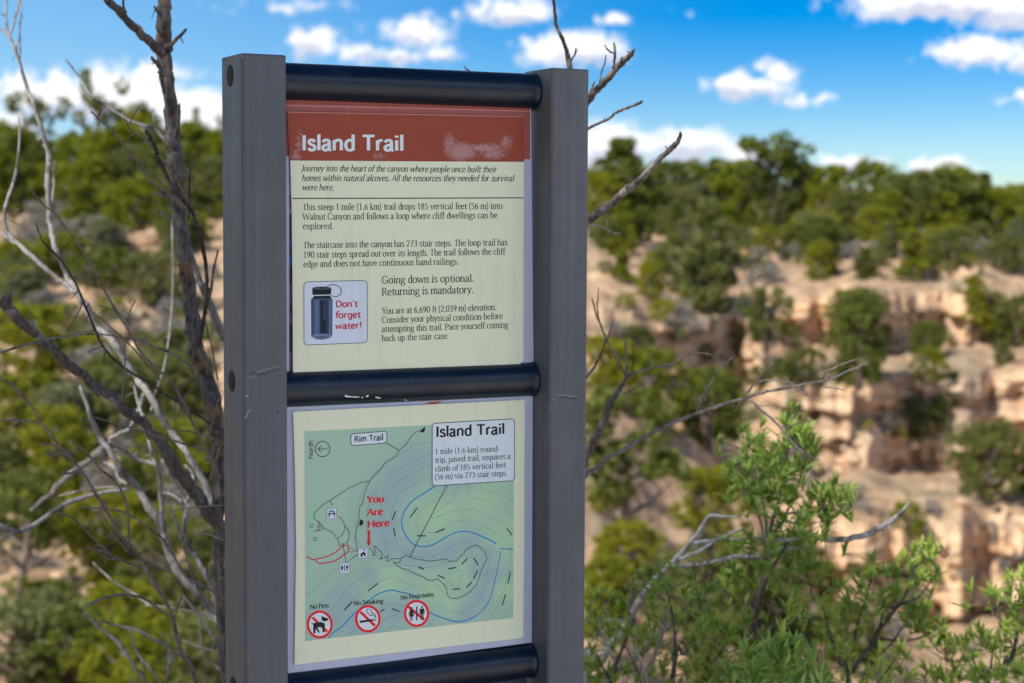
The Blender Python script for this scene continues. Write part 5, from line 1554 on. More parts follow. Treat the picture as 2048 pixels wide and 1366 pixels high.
def branch(parent, name, pts, rr, d0, d1, mat, sides=8, rough=0.16, spurs=0, knob=0.25, spur_len=9):
    """one limb; pts in photo pixels, rr = radii in photo pixels (interpolated), depth runs d0 -> d1"""
    global bi
    bi += 1
    rng = random.Random(bi * 17)
    n0 = len(pts)
    P = []
    for i, (x, y) in enumerate(pts):
        t = i / (n0 - 1)
        P.append(at(x, y, d0 + (d1 - d0) * t + (0.012 * math.sin(i * 2.1 + bi) if 0 < i < n0 - 1 else 0)))
    per = 5 if sides > 6 else 4
    Q = catmull(P, per)
    n = len(Q)
    rad = []
    for i in range(n):
        t = i / (n - 1) * (len(rr) - 1)
        k = min(int(t), len(rr) - 2)
        r_ = rr[k] + (rr[k + 1] - rr[k]) * (t - k)
        d = Q[i].y
        rad.append(r_ / F * d * (1 + 0.10 * noise.noise(Vector((i * 0.5, bi * 3.7, 1)))))
    # slight crookedness
    for i in range(1, n - 1):
        Q[i] = Q[i] + Vector((noise.noise(Vector((i * .45, bi, 0))), noise.noise(Vector((i * .45, bi, 5))), noise.noise(Vector((i * .45, bi, 9))))) * rad[i] * 0.55
    V, Fc = tube_data(Q, rad, sides, rough, bi, knob)
    spurs = int(spurs * 1.5)
    for s_ in range(spurs):
        i = rng.randint(1, n - 2)
        T = (Q[i + 1] - Q[i - 1]).normalized()
        a = rng.uniform(0, 6.28)
        side = (c_right * math.cos(a) + c_up * math.sin(a) + c_fwd * rng.uniform(-.5, .5)).normalized()
        L = (rng.uniform(.4, 1.3) if s_ % 4 else rng.uniform(1.6, 3.2)) * spur_len / F * Q[i].y
        e = Q[i] + (side * 0.9 + T * rng.uniform(-.2, .9)) * L
        mid = Q[i].lerp(e, .5) + side * L * rng.uniform(-.12, .12)
        sr_ = max(0.55 / F * Q[i].y, rad[i] * .45)
        v, f = tube_data([Q[i], mid, e], [sr_ * 1.2, sr_ * .9, sr_ * .45], 5, .15, s_)
        o = len(V)
        V.extend(v); Fc.extend([tuple(k + o for k in q) for q in f])
    org = parent.location
    me = mesh(name, [v - org for v in V], Fc, mat, smooth_=True)
    return link(name, me, parent)


def shift(seq, d):
    return [(a, b + d) for a, b in seq]


# --- burnt tree on the left, leaning behind the sign
burnt = thing('dead_tree', 'burnt dead tree with black peeling trunk leaning behind the left post of the sign', 'dead tree', at(470, 2500, 2.75))
branch(burnt, 'trunk', [(330, -60), (328, 0), (328, 50), (327, 94), (332, 135), (338, 175), (343, 236), (347, 286), (353, 337), (357, 387), (360, 440), (369, 510), (378, 580), (386, 651), (394, 703), (407, 739), (421, 791), (431, 844), (436, 897), (438, 968), (439, 1053), (442, 1122), (448, 1207), (456, 1366), (462, 1800), (470, 2520)],
       [13, 13, 14, 15, 14, 12, 14, 15, 16, 15, 15, 15, 14, 15, 16, 17, 17, 16, 15, 14, 15, 16, 17, 18, 24, 30], 2.55, 2.75, M_BURNT, 12, .22, 18, .5, 12)
branch(burnt, 'limb', [(200, -25), (215, 0), (236, 20), (263, 50), (293, 77), (312, 95), (326, 108)], [6, 7, 8, 8.5, 8.5, 9, 9], 2.45, 2.56, M_BURNT, 9, .25, 10, .6, 6)
branch(burnt, 'branch', [(372, 59), (364, 68), (357, 74), (348, 84), (332, 96)], [3, 3.2, 3.5, 4, 6], 2.5, 2.56, M_BURNT, 7, .2, 1)
branch(burnt, 'branch', [(303, 115), (310, 123), (318, 130), (322, 150), (328, 185)], [3, 4, 5, 4.5, 3.5], 2.5, 2.55, M_BURNT, 7, .3, 2)
branch(burnt, 'branch', [(246, -4), (247, 12), (252, 26)], [2, 2.4, 2.6], 2.43, 2.46, M_BURNT, 6)
branch(burnt, 'branch', [(309, 14), (314, 22), (322, 32)], [2.4, 2.8, 4], 2.5, 2.55, M_BURNT, 6, .25, 1)
branch(burnt, 'branch', [(359, 208), (358, 225), (357, 245), (352, 275)], [2, 3.4, 3.6, 3], 2.52, 2.56, M_BURNT, 6, .25)
branch(burnt, 'limb', [(0, 600), (21, 620), (46, 649), (81, 676), (116, 711), (148, 736), (183, 764), (225, 799), (260, 827), (299, 858), (334, 904), (358, 944), (389, 985), (416, 1026), (440, 1058)],
       [10, 11, 9, 8.5, 9, 9, 8.5, 8.5, 9, 10, 12, 13, 13, 13, 14], 2.35, 2.72, M_DARKB, 10, .25, 14, .6, 8)
branch(burnt, 'limb', [(-40, 560), (-15, 585), (6, 606)], [9, 10, 10], 2.3, 2.36, M_DARKB, 9, .25, 2)
branch(burnt, 'branch', [(24, 575), (22, 592), (20, 612)], [2, 3, 4], 2.36, 2.37, M_DARKB, 6, .2, 2)
branch(burnt, 'branch', [(53, 628), (62, 640), (72, 660)], [1.5, 2.5, 3.5], 2.37, 2.39, M_GREYB, 6)
branch(burnt, 'branch', [(197, 792), (186, 780), (170, 765)], [2.5, 3.6, 4], 2.42, 2.46, M_BURNT, 6)
branch(burnt, 'limb', [(388, 440), (397, 458), (404, 482), (411, 528), (415, 580), (409, 630), (398, 690)], [3, 3.6, 4, 4.2, 4, 4, 4], 2.5, 2.6, M_BLACKT, 7, .25, 8, .3, 10)
branch(burnt, 'branch', [(291, 259), (300, 276), (310, 293), (323, 330), (340, 364), (364, 397), (384, 424), (397, 458)], [2.8, 4, 4.4, 4.2, 4, 4.2, 4, 3.4], 2.42, 2.5, M_BLACKT, 8, .3, 12, .3, 6)
branch(burnt, 'branch', [(384, 322), (380, 345), (379, 372), (380, 410), (376, 440)], [1.4, 2, 2.2, 2, 2], 2.5, 2.55, M_BLACKT, 6, .2, 5)
branch(burnt, 'branch', [(436, 500), (427, 540), (422, 580), (414, 612)], [2.5, 2.8, 3, 3], 2.5, 2.58, M_DARKB, 6, .2, 4)
branch(burnt, 'limb', [(365, 440), (378, 493), (394, 545), (411, 588), (443, 662), (480, 740)], [4, 5, 6, 8, 10, 11], 2.7, 2.8, M_GREYB, 9, .15, 2)
branch(burnt, 'limb', [(436, 860), (430, 930), (436, 1000), (443, 1100), (450, 1240)], [3, 4.5, 6, 8, 9], 2.62, 2.72, M_DARKB, 8, .2, 6)

# thin twigs crossing in front of the left branches (they grow from the burnt tree's lower limbs)
for pts, rr, mat, sp in (
        ([(182, 222), (202, 242), (232, 269), (256, 303), (279, 332), (303, 364), (337, 391), (370, 414), (397, 431)], [1.2, 2, 2.2, 2.4, 2.6, 2.6, 2.8, 2.8, 2.6], M_TANB, 14),
        ([(249, 236), (259, 256), (274, 268), (290, 279), (303, 293)], [1.2, 1.8, 2, 2.2, 2.4], M_TANB, 5),
        ([(278, 212), (268, 228), (259, 248)], [1, 1.6, 1.8], M_TANB, 3), ([(205, 218), (198, 230), (192, 238)], [1, 1.8, 2], M_BLACKT, 2),
        ([(270, 308), (278, 330), (288, 345)], [1, 1.5, 2], M_TANB, 2), ([(305, 345), (322, 365), (335, 390)], [1, 1.3, 1.6], M_TANB, 2),
        ([(318, 312), (338, 335), (355, 362), (370, 395)], [1.6, 2.2, 2.4, 2.4], M_TANB, 4),
        ([(303, 397), (315, 420), (335, 434)], [1.4, 1.8, 2], M_GREYB, 3), ([(304, 384), (318, 390), (335, 395)], [2, 2.4, 3], M_GREYB, 2),
        ([(121, 443), (155, 486), (193, 549), (218, 598), (253, 654), (281, 703), (316, 739), (344, 767), (369, 809), (386, 848), (411, 893), (440, 960)], [1.4, 1.9, 2.2, 2.4, 2.4, 2.6, 2.6, 2.8, 3, 3, 3, 3], M_TANB, 16),
        ([(72, 447), (88, 486), (119, 517), (151, 566), (172, 616), (190, 658), (211, 700), (253, 739), (299, 767), (351, 802), (446, 862)], [1.2, 1.6, 2, 2.2, 2.6, 2.8, 2.8, 2.6, 2.4, 2.2, 2.2], M_BLACKT, 14),
        ([(60, 370), (68, 388), (90, 412), (115, 432), (140, 468)], [1, 1.6, 1.8, 2, 2], M_TANB, 3),
        ([(0, 705), (53, 689), (105, 677), (169, 668), (228, 672), (299, 689), (351, 711), (390, 739)], [2.4, 2.4, 2.2, 1.9, 1.9, 1.9, 2.1, 2.2], M_GREYB, 8),
        ([(179, 619), (218, 651), (267, 697), (320, 760)], [1, 1.5, 1.8, 2], M_TANB, 4), ([(196, 610), (230, 622), (262, 648)], [.8, 1, 1.2], M_TANB, 3),
        ([(140, 654), (160, 618), (164, 606)], [1.4, 1.6, 1.8], M_GREYB, 2), ([(272, 600), (262, 618), (252, 645)], [1, 1.4, 1.6], M_TANB, 2),
        ([(243, 800), (248, 760), (250, 715), (253, 680)], [1.2, 1.6, 1.6, 1.4], M_TANB, 2),
        ([(130, 662), (165, 664), (192, 662)], [1, 1.2, 1.4], M_TANB, 2), ([(175, 705), (190, 698), (205, 692)], [1, 1.4, 1.6], M_GREYB, 1),
        ([(190, 835), (246, 851), (299, 867), (351, 883), (415, 900)], [1.2, 1.8, 2, 2, 2], M_TANB, 9), ([(315, 855), (360, 860), (400, 868), (446, 886)], [1, 1.3, 1.5, 1.6], M_TANB, 6),
        ([(390, 700), (384, 740), (396, 765), (372, 790), (364, 800)], [1.6, 2.2, 2.4, 2.2, 1.6], M_DARKB, 5), ([(446, 880), (430, 925), (420, 960)], [2, 2.4, 2.6], M_TANB, 3),
        ([(410, 640), (425, 700), (436, 760)], [1.2, 1.6, 1.6], M_TANB, 3), ([(436, 800), (424, 850), (412, 880)], [1.4, 1.8, 2], M_TANB, 3), ([(447, 1010), (400, 1014), (350, 1020), (315, 1028)], [1.6, 1.6, 1.4, 1.0], M_TANB, 5),
        ([(446, 1080), (420, 1070), (405, 1068)], [2, 1.8, 1.4], M_TANB, 2), ([(415, 1160), (425, 1130), (446, 1118)], [1.6, 2, 2], M_TANB, 2)):
    branch(burnt, 'twig', pts, rr, 2.30, 2.62, mat, 6, .2, sp, .3, 9)

# --- bleached dead shrub further left and behind
dead = thing('dead_shrub', 'bleached silver-grey dead shrub with long bare stems at the left of the sign', 'dead shrub', at(470, 2150, 3.25))
G_ = [
    ('stem', [(15, 67), (37, 118), (50, 162), (67, 209), (84, 263), (98, 313), (94, 364), (98, 404), (101, 450), (109, 493), (121, 517), (133, 549), (151, 580), (169, 609), (193, 651), (228, 686), (256, 732), (278, 763), (299, 791), (323, 833), (351, 876), (379, 914), (410, 970), (440, 1040)],
     [3.2, 3.6, 4.5, 5, 5.5, 6, 6.5, 6.5, 6.5, 6.5, 6, 6.5, 7.5, 8, 8, 8, 8, 8.5, 8.5, 8.5, 8.5, 8.5, 9, 9], 3.1, 2.95, 8),
    ('branch', [(13, -10), (12, 34), (15, 67)], [2.4, 2.8, 3], 3.15, 3.1, 1), ('branch', [(40, -8), (32, 30), (24, 60), (17, 72)], [2.4, 2.8, 3, 3], 3.15, 3.1, 1),
    ('branch', [(-8, 45), (4, 60), (16, 70)], [2.4, 2.6, 3], 3.15, 3.1, 1), ('branch', [(42, 0), (40, 60), (40, 118)], [2, 2.2, 2.2], 3.2, 3.12, 0), ('branch', [(36, 78), (33, 95), (33, 108)], [2, 2.6, 3], 3.1, 3.1, 0),
    ('stem', [(37, 229), (39, 286), (30, 354), (13, 404), (9, 440), (21, 472), (53, 503), (88, 535), (123, 563), (151, 586)], [1.6, 3, 3.6, 4, 4.5, 5.5, 6, 6, 6, 6], 3.15, 3.02, 4),
    ('branch', [(-12, 448), (8, 470), (30, 488)], [3, 3, 2.5], 3.1, 3.05, 1), ('branch', [(110, 322), (108, 350), (106, 390), (101, 420)], [1.6, 2.6, 3, 2.6], 3.12, 3.1, 2),
    ('branch', [(131, 118), (162, 158), (182, 192), (209, 209), (249, 236), (286, 251), (310, 258), (333, 286), (350, 320)], [1.8, 2.8, 3.4, 3.8, 4, 4.4, 5, 5, 5], 2.85, 2.8, 3),
    ('branch', [(306, 219), (308, 238), (310, 258)], [2.8, 3.2, 3.6], 2.83, 2.82, 0),
    ('branch', [(344, 440), (345, 493), (346, 563), (341, 651), (327, 739), (309, 791), (300, 830)], [2, 2.4, 2.4, 2.4, 2.4, 2.4, 2.4], 3.3, 3.2, 3),
    ('stem', [(160, 770), (179, 826), (197, 869), (218, 900), (239, 934), (273, 975), (300, 1016), (324, 1054), (338, 1105), (358, 1146), (392, 1183), (420, 1221), (440, 1252), (466, 1340), (470, 2150)], [4, 5.5, 6.5, 7, 8, 9, 10.5, 11, 11, 11, 10, 8, 7, 7, 10], 3.1, 3.25, 6),
    ('stem', [(218, 883), (246, 900), (280, 920), (314, 932), (321, 968), (324, 1037), (335, 1091)], [4, 4.5, 5.5, 6, 6.5, 7.5, 8], 3.05, 3.15, 3), ('branch', [(304, 900), (306, 915), (312, 932)], [3.5, 3.8, 4], 3.05, 3.06, 0), ('branch', [(268, 772), (276, 805), (290, 850), (302, 905)], [2.5, 3, 3, 3.4], 3.2, 3.1, 1),
    ('branch', [(218, 879), (240, 866), (260, 855), (281, 809), (288, 788)], [4, 4.4, 4.4, 4, 3.5], 3.4, 3.4, 1),
    ('limb', [(0, 1050), (20, 1060), (38, 1063), (68, 1050), (102, 1026), (137, 1006), (188, 989), (259, 978)], [6, 6, 6, 6, 6, 5.5, 5, 4.5], 3.0, 3.15, 2), ('branch', [(-10, 1082), (12, 1073), (26, 1066)], [3.5, 4, 4], 3.0, 3.0, 0),
    ('stem', [(324, 920), (341, 951), (369, 996), (374, 1019), (367, 1064), (386, 1105), (410, 1146), (430, 1193), (450, 1260)], [4, 5, 5.5, 6, 6, 6.5, 7, 6, 6], 3.2, 3.3, 3), ('branch', [(325, 985), (345, 990), (365, 1005)], [3, 3.5, 4], 3.25, 3.22, 0), ('branch', [(370, 930), (386, 950), (380, 985), (374, 1005)], [2.5, 4, 4, 4], 3.25, 3.22, 1),
    ('stem', [(331, 985), (345, 1025), (362, 1071), (375, 1122), (389, 1159), (400, 1180)], [3, 3.6, 4, 4, 4, 4], 2.9, 3.0, 2),
    ('branch', [(209, 925), (228, 935), (238, 958), (255, 968)], [3, 4, 4.4, 4], 3.2, 3.15, 0), ('branch', [(117, 992), (150, 984), (190, 976), (235, 974)], [1.6, 2, 2, 2], 3.4, 3.4, 1),
    ('branch', [(186, 1125), (222, 1159), (266, 1187), (300, 1210)], [2, 3, 3, 3], 3.4, 3.4, 0),
    ('branch', [(167, 1226), (198, 1255), (232, 1282), (259, 1316), (293, 1370)], [3.6, 4, 4.4, 4.4, 4.4], 2.9, 2.9, 3), ('branch', [(198, 1241), (239, 1252), (280, 1262), (307, 1279), (336, 1296), (337, 1337), (334, 1370)], [2.4, 3, 4, 4, 4, 4, 4], 2.95, 2.95, 4),
    ('branch', [(258, 1252), (273, 1303), (297, 1333), (324, 1370)], [2, 3, 3, 3], 3, 3, 2), ('branch', [(222, 1222), (225, 1245)], [1.6, 2], 2.95, 2.95, 0), ('branch', [(355, 1300), (342, 1320), (336, 1340)], [2, 2.6, 3], 2.95, 2.95, 0),
    ('branch', [(290, 1210), (340, 1215), (390, 1225), (446, 1250)], [1.6, 2, 2, 2], 3.3, 3.3, 1), ('branch', [(365, 1190), (385, 1215), (410, 1250), (446, 1310)], [2.4, 3, 3.4, 3.6], 3.0, 3.0, 1), ('branch', [(400, 1210), (405, 1300), (446, 1345)], [2, 2.4, 2.6], 3.1, 3.1, 1), ('branch', [(365, 1280), (400, 1295), (446, 1305)], [1.6, 2, 2], 3.3, 3.3, 1)]
for nm, pts, rr, d0, d1, sp in G_:
    branch(dead, nm, pts, [r_ * .8 for r_ in rr], d0, d1, M_GREYB, 8, .2, sp + 2, .45, 9)
branch(dead, 'limb', [(210, 893), (160, 934), (130, 958), (96, 992), (62, 1020)], [7, 6.5, 6, 5, 3], 4.4, 4.2, M_DARKB, 8, .15, 1)

# --- brown twiggy shrub nearer the camera, lower left
brown = thing('dead_shrub', 'thin brown twiggy dead shrub in front of the pinyons at lower left', 'dead shrub', at(400, 2700, 2.45))
for pts, rr, sp in (
        ([(0, 753), (35, 781), (63, 812), (84, 848), (109, 879), (126, 900), (160, 938), (188, 982), (205, 1009), (222, 1037), (239, 1067), (263, 1098), (290, 1136), (311, 1173), (334, 1207), (348, 1248), (362, 1303), (389, 1357), (396, 1500), (400, 2700)], [1.8, 2.2, 2.4, 2.6, 2.8, 3.0, 3.4, 3.6, 3.6, 3.8, 3.8, 4, 4, 4, 4.2, 4.2, 4.4, 4.6, 5, 6], 30),
        ([(0, 841), (49, 841), (81, 846)], [1.8, 2, 2], 3), ([(82, 888), (97, 889), (114, 892)], [1.8, 2, 1.8], 1), ([(92, 908), (112, 909), (128, 904)], [1.8, 2, 2], 1), ([(120, 950), (140, 946), (156, 940)], [1.8, 2.2, 2.4], 1),
        ([(138, 878), (167, 900), (201, 938), (235, 968), (253, 1009), (257, 1050), (258, 1084)], [1.6, 2, 2.4, 2.6, 2.8, 2.6, 2.6], 10),
        ([(116, 1025), (147, 1037), (181, 1071), (205, 1094), (229, 1118)], [1.5, 2, 2.2, 2.2, 2.2], 6), ([(160, 1014), (212, 1018), (253, 1026), (290, 1050), (324, 1077), (348, 1112), (372, 1153), (410, 1173), (447, 1197)], [1.2, 1.6, 2, 2.2, 2.2, 2.2, 2.2, 2.2, 2.4], 14),
        ([(177, 1095), (212, 1105), (259, 1127), (288, 1136)], [1.6, 2, 2.6, 3], 5), ([(186, 1090), (202, 1112), (230, 1120)], [1, 1.4, 1.6], 2), ([(206, 1030), (222, 1060), (232, 1077), (259, 1105), (300, 1125), (341, 1146)], [1.4, 2, 2.4, 2.4, 2.4, 2.4], 7),
        ([(177, 1210), (212, 1195), (239, 1190), (273, 1192), (304, 1207), (334, 1231)], [2.2, 2.6, 2.8, 2.8, 2.6, 2.6], 5), ([(366, 1188), (355, 1215), (347, 1245)], [1.6, 2, 2], 3), ([(346, 1305), (358, 1310), (370, 1320)], [2, 2, 2], 2)):
    branch(brown, 'stem' if len(pts) > 15 else 'twig', pts, rr, 2.25, 2.45, M_TANB, 7, .2, sp, .3, 8)

# --- dead tree standing behind the sign; its stubs show right of the right post and above it
behind = thing('dead_tree', 'dead tree hidden behind the sign with broken dark limbs sticking out right of the post', 'dead tree', at(1020, 2400, 2.75))
branch(behind, 'trunk', [(1085, 330), (1075, 420), (1062, 520), (1045, 700), (1032, 900), (1025, 1200), (1020, 1600), (1020, 2400)], [9, 14, 18, 20, 22, 24, 28, 32], 2.55, 2.75, M_DARKB, 12, .2, 4)
branch(behind, 'limb', [(1107, -12), (1108, 10), (1112, 48), (1122, 72), (1130, 92), (1137, 116), (1141, 140), (1150, 240), (1120, 340), (1085, 400)], [2.8, 3.2, 3.4, 3.6, 4, 4.6, 5, 6, 9, 11], 2.4, 2.56, M_BURNT, 9, .3, 9, .5, 6)
branch(behind, 'twig', [(1152, 96), (1149, 110), (1141, 122)], [1.5, 1.9, 2.2], 2.4, 2.41, M_BURNT, 6, .2, 1)
branch(behind, 'twig', [(1134, 134), (1133, 122), (1131, 112)], [1, 1.2, 1.2], 2.4, 2.41, M_BURNT, 5)
branch(behind, 'limb', [(1268, 100), (1262, 108), (1248, 122), (1238, 131), (1226, 146), (1213, 160), (1200, 174), (1188, 186), (1175, 202), (1130, 270), (1085, 350)], [2.2, 5, 6, 5.6, 6.2, 6.4, 6.8, 7, 7.4, 9, 11], 2.38, 2.56, M_BURNT, 10, .35, 16, .7, 6)
branch(behind, 'twig', [(1228, 86), (1230, 106), (1229, 122), (1226, 138)], [2, 2.6, 2.6, 3], 2.37, 2.39, M_BURNT, 6, .25, 3, .4, 4)
branch(behind, 'twig', [(1210, 90), (1214, 98), (1222, 104), (1229, 108)], [1.3, 1.7, 1.8, 2], 2.36, 2.37, M_BURNT, 6, .2, 0)
branch(behind, 'twig', [(1212, 110), (1209, 128), (1203, 144), (1199, 166)], [1, 1.4, 1.5, 1.8], 2.38, 2.4, M_BURNT, 6, .2, 3, .3, 4)
branch(behind, 'twig', [(1189, 163), (1185, 174), (1181, 184), (1192, 172)], [1.4, 1.8, 1.8, 1.2], 2.4, 2.41, M_BURNT, 6, .2, 2, .3, 4)
branch(behind, 'branch', [(1284, 202), (1279, 206), (1262, 213), (1246, 219), (1233, 225), (1218, 237), (1204, 244), (1178, 256), (1130, 285), (1085, 340)], [1.8, 3, 2.8, 2.8, 2.8, 2.8, 2.8, 3, 4, 6], 2.42, 2.56, M_BURNT, 8, .25, 5, .4, 5)
branch(behind, 'limb', [(1361, 264), (1359, 276), (1350, 290), (1330, 308), (1310, 327), (1294, 345), (1279, 361), (1264, 372), (1247, 385), (1228, 402), (1208, 417), (1190, 431), (1176, 442), (1130, 480), (1068, 540)], [1.5, 4.6, 5.4, 5.4, 5.6, 6, 6.6, 6.6, 7.2, 7.8, 8, 8.2, 8.4, 10, 13], 2.32, 2.56, M_DARKB, 11, .24, 16, .5, 5)
branch(behind, 'twig', [(1242, 466), (1232, 467), (1220, 463), (1208, 456), (1192, 452), (1172, 448)], [1.2, 1.5, 1.6, 1.7, 1.6, 1.8], 2.36, 2.42, M_TANB, 6, .2, 4, .3, 8)
branch(behind, 'twig', [(1214, 438), (1213, 450), (1212, 458)], [.9, 1.2, 1.4], 2.36, 2.37, M_TANB, 5)
branch(behind, 'twig', [(928, 132), (933, 138), (940, 143), (960, 160)], [1.4, 1.6, 1.8, 2], 2.55, 2.55, M_BURNT, 5)

# --- grey snag and long thin branch right of the sign
snag = thing('dead_shrub', 'bare grey snag with a long thin branch reaching right from behind the right post', 'dead shrub', at(1120, 2300, 2.9))
branch(snag, 'stem', [(1254, 752), (1243, 772), (1231, 790), (1222, 808), (1213, 826), (1205, 850), (1195, 867), (1182, 892), (1165, 925), (1130, 1050), (1120, 1500), (1120, 2300)], [3.4, 5, 6, 7, 7.6, 7.6, 8, 8.4, 9, 10, 12, 15], 2.7, 2.9, M_DARKB, 10, .22, 10, .4, 8)
R_ = [([(1251, 680), (1252, 705), (1253, 730), (1254, 755)], [1.8, 2.6, 3, 3.2], M_GREYB, 1),
      ([(1197, 576), (1195, 610), (1197, 635), (1206, 662), (1219, 690), (1236, 720), (1252, 752)], [.9, 1.4, 2, 2, 2.2, 2.4, 2.6], M_TANB, 3),
      ([(1184, 596), (1190, 620), (1196, 640)], [1.4, 1.8, 2], M_GREYB, 1),
      ([(1425, 709), (1400, 706), (1378, 708), (1367, 712), (1349, 726), (1325, 732), (1296, 738), (1270, 746), (1252, 755)], [.8, 1, 1.3, 1.8, 2.2, 2.4, 2.6, 3, 3], M_TANB, 6),
      ([(1266, 688), (1267, 715), (1264, 745)], [.8, 1.1, 1.3], M_BLACKT, 0), ([(1225, 645), (1216, 672), (1201, 708), (1188, 735), (1172, 755)], [1.2, 1.7, 2.2, 2.6, 3], M_GREYB, 2),
      ([(1290, 768), (1270, 776), (1245, 788)], [1, 1.6, 2], M_TANB, 1), ([(1304, 738), (1303, 722), (1300, 708)], [1.4, 1.2, .8], M_TANB, 0),
      ([(1738, 724), (1725, 730), (1708, 738), (1691, 744), (1670, 755), (1655, 760), (1638, 764), (1605, 769), (1573, 776), (1540, 782), (1514, 788), (1485, 798), (1455, 806), (1425, 817), (1396, 827), (1365, 838), (1337, 850), (1305, 866), (1278, 880), (1250, 898), (1219, 915), (1190, 938), (1170, 952), (1125, 1000)], [1.2, 1.6, 1.8, 2, 2.2, 2.2, 2.4, 2.6, 2.8, 3, 3.4, 3.4, 3.8, 3.8, 4, 4, 4, 4.2, 4.4, 4.6, 5, 5, 5, 6], M_TANB, 22),
      ([(1467, 714), (1455, 724), (1437, 742), (1424, 762), (1414, 778), (1402, 805), (1393, 826)], [1, 1.3, 1.6, 1.8, 2, 2, 2.2], M_GREYB, 3),
      ([(1713, 719), (1695, 725), (1679, 731), (1665, 738), (1652, 744), (1645, 756), (1640, 764)], [1, 1.6, 1.8, 1.8, 2, 2, 2], M_TANB, 3), ([(1736, 731), (1732, 726), (1722, 731)], [1, 1.2, 1.4], M_TANB, 0),
      ([(1690, 782), (1672, 777), (1655, 775), (1641, 775)], [.8, 1.2, 1.4, 1.4], M_TANB, 2), ([(1635, 922), (1622, 913), (1597, 897), (1578, 876), (1561, 856), (1540, 834), (1522, 821), (1508, 806), (1490, 797)], [1, 1.6, 1.9, 1.9, 2.1, 2.1, 2.3, 2.3, 2.3], M_TANB, 8),
      ([(1546, 727), (1534, 740), (1522, 752), (1512, 764), (1495, 785)], [1.8, 1.8, 1.8, 1.8, 2], M_TANB, 3), ([(1642, 798), (1620, 790), (1597, 778), (1578, 764), (1560, 762), (1535, 760), (1518, 764)], [.7, 1, 1.3, 1.5, 1.6, 1.6, 1.7], M_TANB, 5),
      ([(1648, 806), (1618, 794), (1590, 780), (1570, 775)], [.6, .9, 1.2, 1.4], M_TANB, 3), ([(1632, 840), (1600, 846), (1580, 852), (1562, 856)], [.8, 1.1, 1.3, 1.4], M_TANB, 2), ([(1560, 815), (1540, 812), (1510, 812)], [.6, .8, .9], M_TANB, 1),
      ([(1470, 822), (1476, 812), (1482, 800)], [.8, 1, 1.1], M_TANB, 0), ([(1404, 838), (1400, 832), (1396, 826)], [.9, 1, 1.2], M_TANB, 0)]
for pts, rr, mat, sp in R_:
    branch(snag, 'branch' if len(pts) > 8 else 'twig', pts, rr, 2.55, 2.72, mat, 7, .2, sp, .3, 7)

# --- bleached fallen limb lying through the leafy bushes
fallen = thing('dead_branch', 'bleached pale dead limb with a curved upturned tip lying through the leafy bushes', 'dead branch', at(1170, 2100, 3.2))
for nm, pts, rr, mat, d0, d1, sp in (
        ('limb', [(1480, 1033), (1450, 1033), (1420, 1032), (1406, 1050), (1390, 1074), (1372, 1096), (1355, 1115), (1335, 1134), (1313, 1156), (1295, 1180), (1278, 1203), (1262, 1232), (1243, 1262), (1220, 1295), (1195, 1327), (1170, 1370), (1170, 2100)], [2, 2.6, 3.4, 4, 4.4, 5, 5.4, 6, 6.4, 7, 7.4, 8, 8.4, 9, 10, 11, 14], M_PALE, 3.0, 3.2, 6),
        ('limb', [(1818, 1004), (1812, 1014), (1798, 1030), (1783, 1042), (1768, 1051), (1745, 1064), (1721, 1072), (1692, 1078), (1662, 1080), (1640, 1077), (1620, 1074)], [1.6, 3.4, 5, 5.6, 6, 6.2, 6.2, 6, 5.6, 5, 4], M_PALE, 2.95, 3.0, 5),
        ('branch', [(1620, 1074), (1580, 1079), (1538, 1080), (1491, 1077), (1425, 1081), (1385, 1086)], [4, 4, 3.6, 3.6, 3.6, 4], M_PALE, 3.0, 3.02, 4),
        ('branch', [(1488, 1056), (1455, 1070), (1425, 1086), (1395, 1104), (1358, 1118)], [2.4, 3, 3.4, 3.6, 4], M_PALE, 3.0, 3.02, 2),
        ('branch', [(1620, 1094), (1600, 1098), (1561, 1098), (1514, 1115), (1480, 1112), (1443, 1119), (1400, 1128), (1337, 1134)], [3.5, 4.5, 5, 5.4, 4.6, 4.4, 4.2, 4.4], M_PALE, 3.05, 3.05, 3),
        ('branch', [(1606, 1030), (1590, 1026), (1568, 1028), (1540, 1034)], [2.6, 3, 3, 2], M_PALE, 3.05, 3.05, 0), ('branch', [(1622, 932), (1618, 958), (1615, 984)], [2.6, 3, 2.4], M_PALE, 3.05, 3.05, 0),
        ('branch', [(1278, 1139), (1270, 1150), (1262, 1180), (1257, 1215), (1262, 1235)], [2.2, 2.8, 3, 3, 3.4], M_PALE, 2.9, 3.0, 1),
        ('limb', [(1385, 1190), (1372, 1212), (1345, 1240), (1319, 1268), (1280, 1305), (1237, 1340), (1190, 1380)], [3, 5, 7, 8, 8, 8, 9], M_TANB, 3.1, 3.2, 3),
        ('branch', [(1270, 1236), (1260, 1258), (1245, 1296), (1232, 1330), (1219, 1380)], [2, 3, 3.6, 4, 4.4], M_BLACKT, 2.85, 2.9, 3), ('branch', [(1196, 1238), (1205, 1268), (1220, 1300), (1228, 1320)], [1.6, 2.2, 2.4, 2.4], M_PALE, 2.8, 2.85, 2), ('branch', [(1170, 1246), (1205, 1242), (1240, 1240), (1276, 1238)], [1.4, 1.8, 1.6, 1.2], M_PALE, 2.9, 2.9, 2),
        ('branch', [(1266, 1286), (1280, 1320), (1288, 1345), (1294, 1372)], [1.8, 2.6, 3.4, 4], M_PALE, 2.75, 2.8, 2), ('branch', [(1335, 1210), (1328, 1260), (1305, 1320), (1288, 1345)], [2.4, 3, 4, 4.4], M_TANB, 2.8, 2.82, 3), ('branch', [(1175, 1290), (1200, 1270), (1225, 1255), (1250, 1238)], [2, 2.4, 2.4, 2], M_PALE, 3.1, 3.1, 0)):
    branch(fallen, nm, pts, rr, d0, d1, mat, 8, .12, sp, .25, 8)

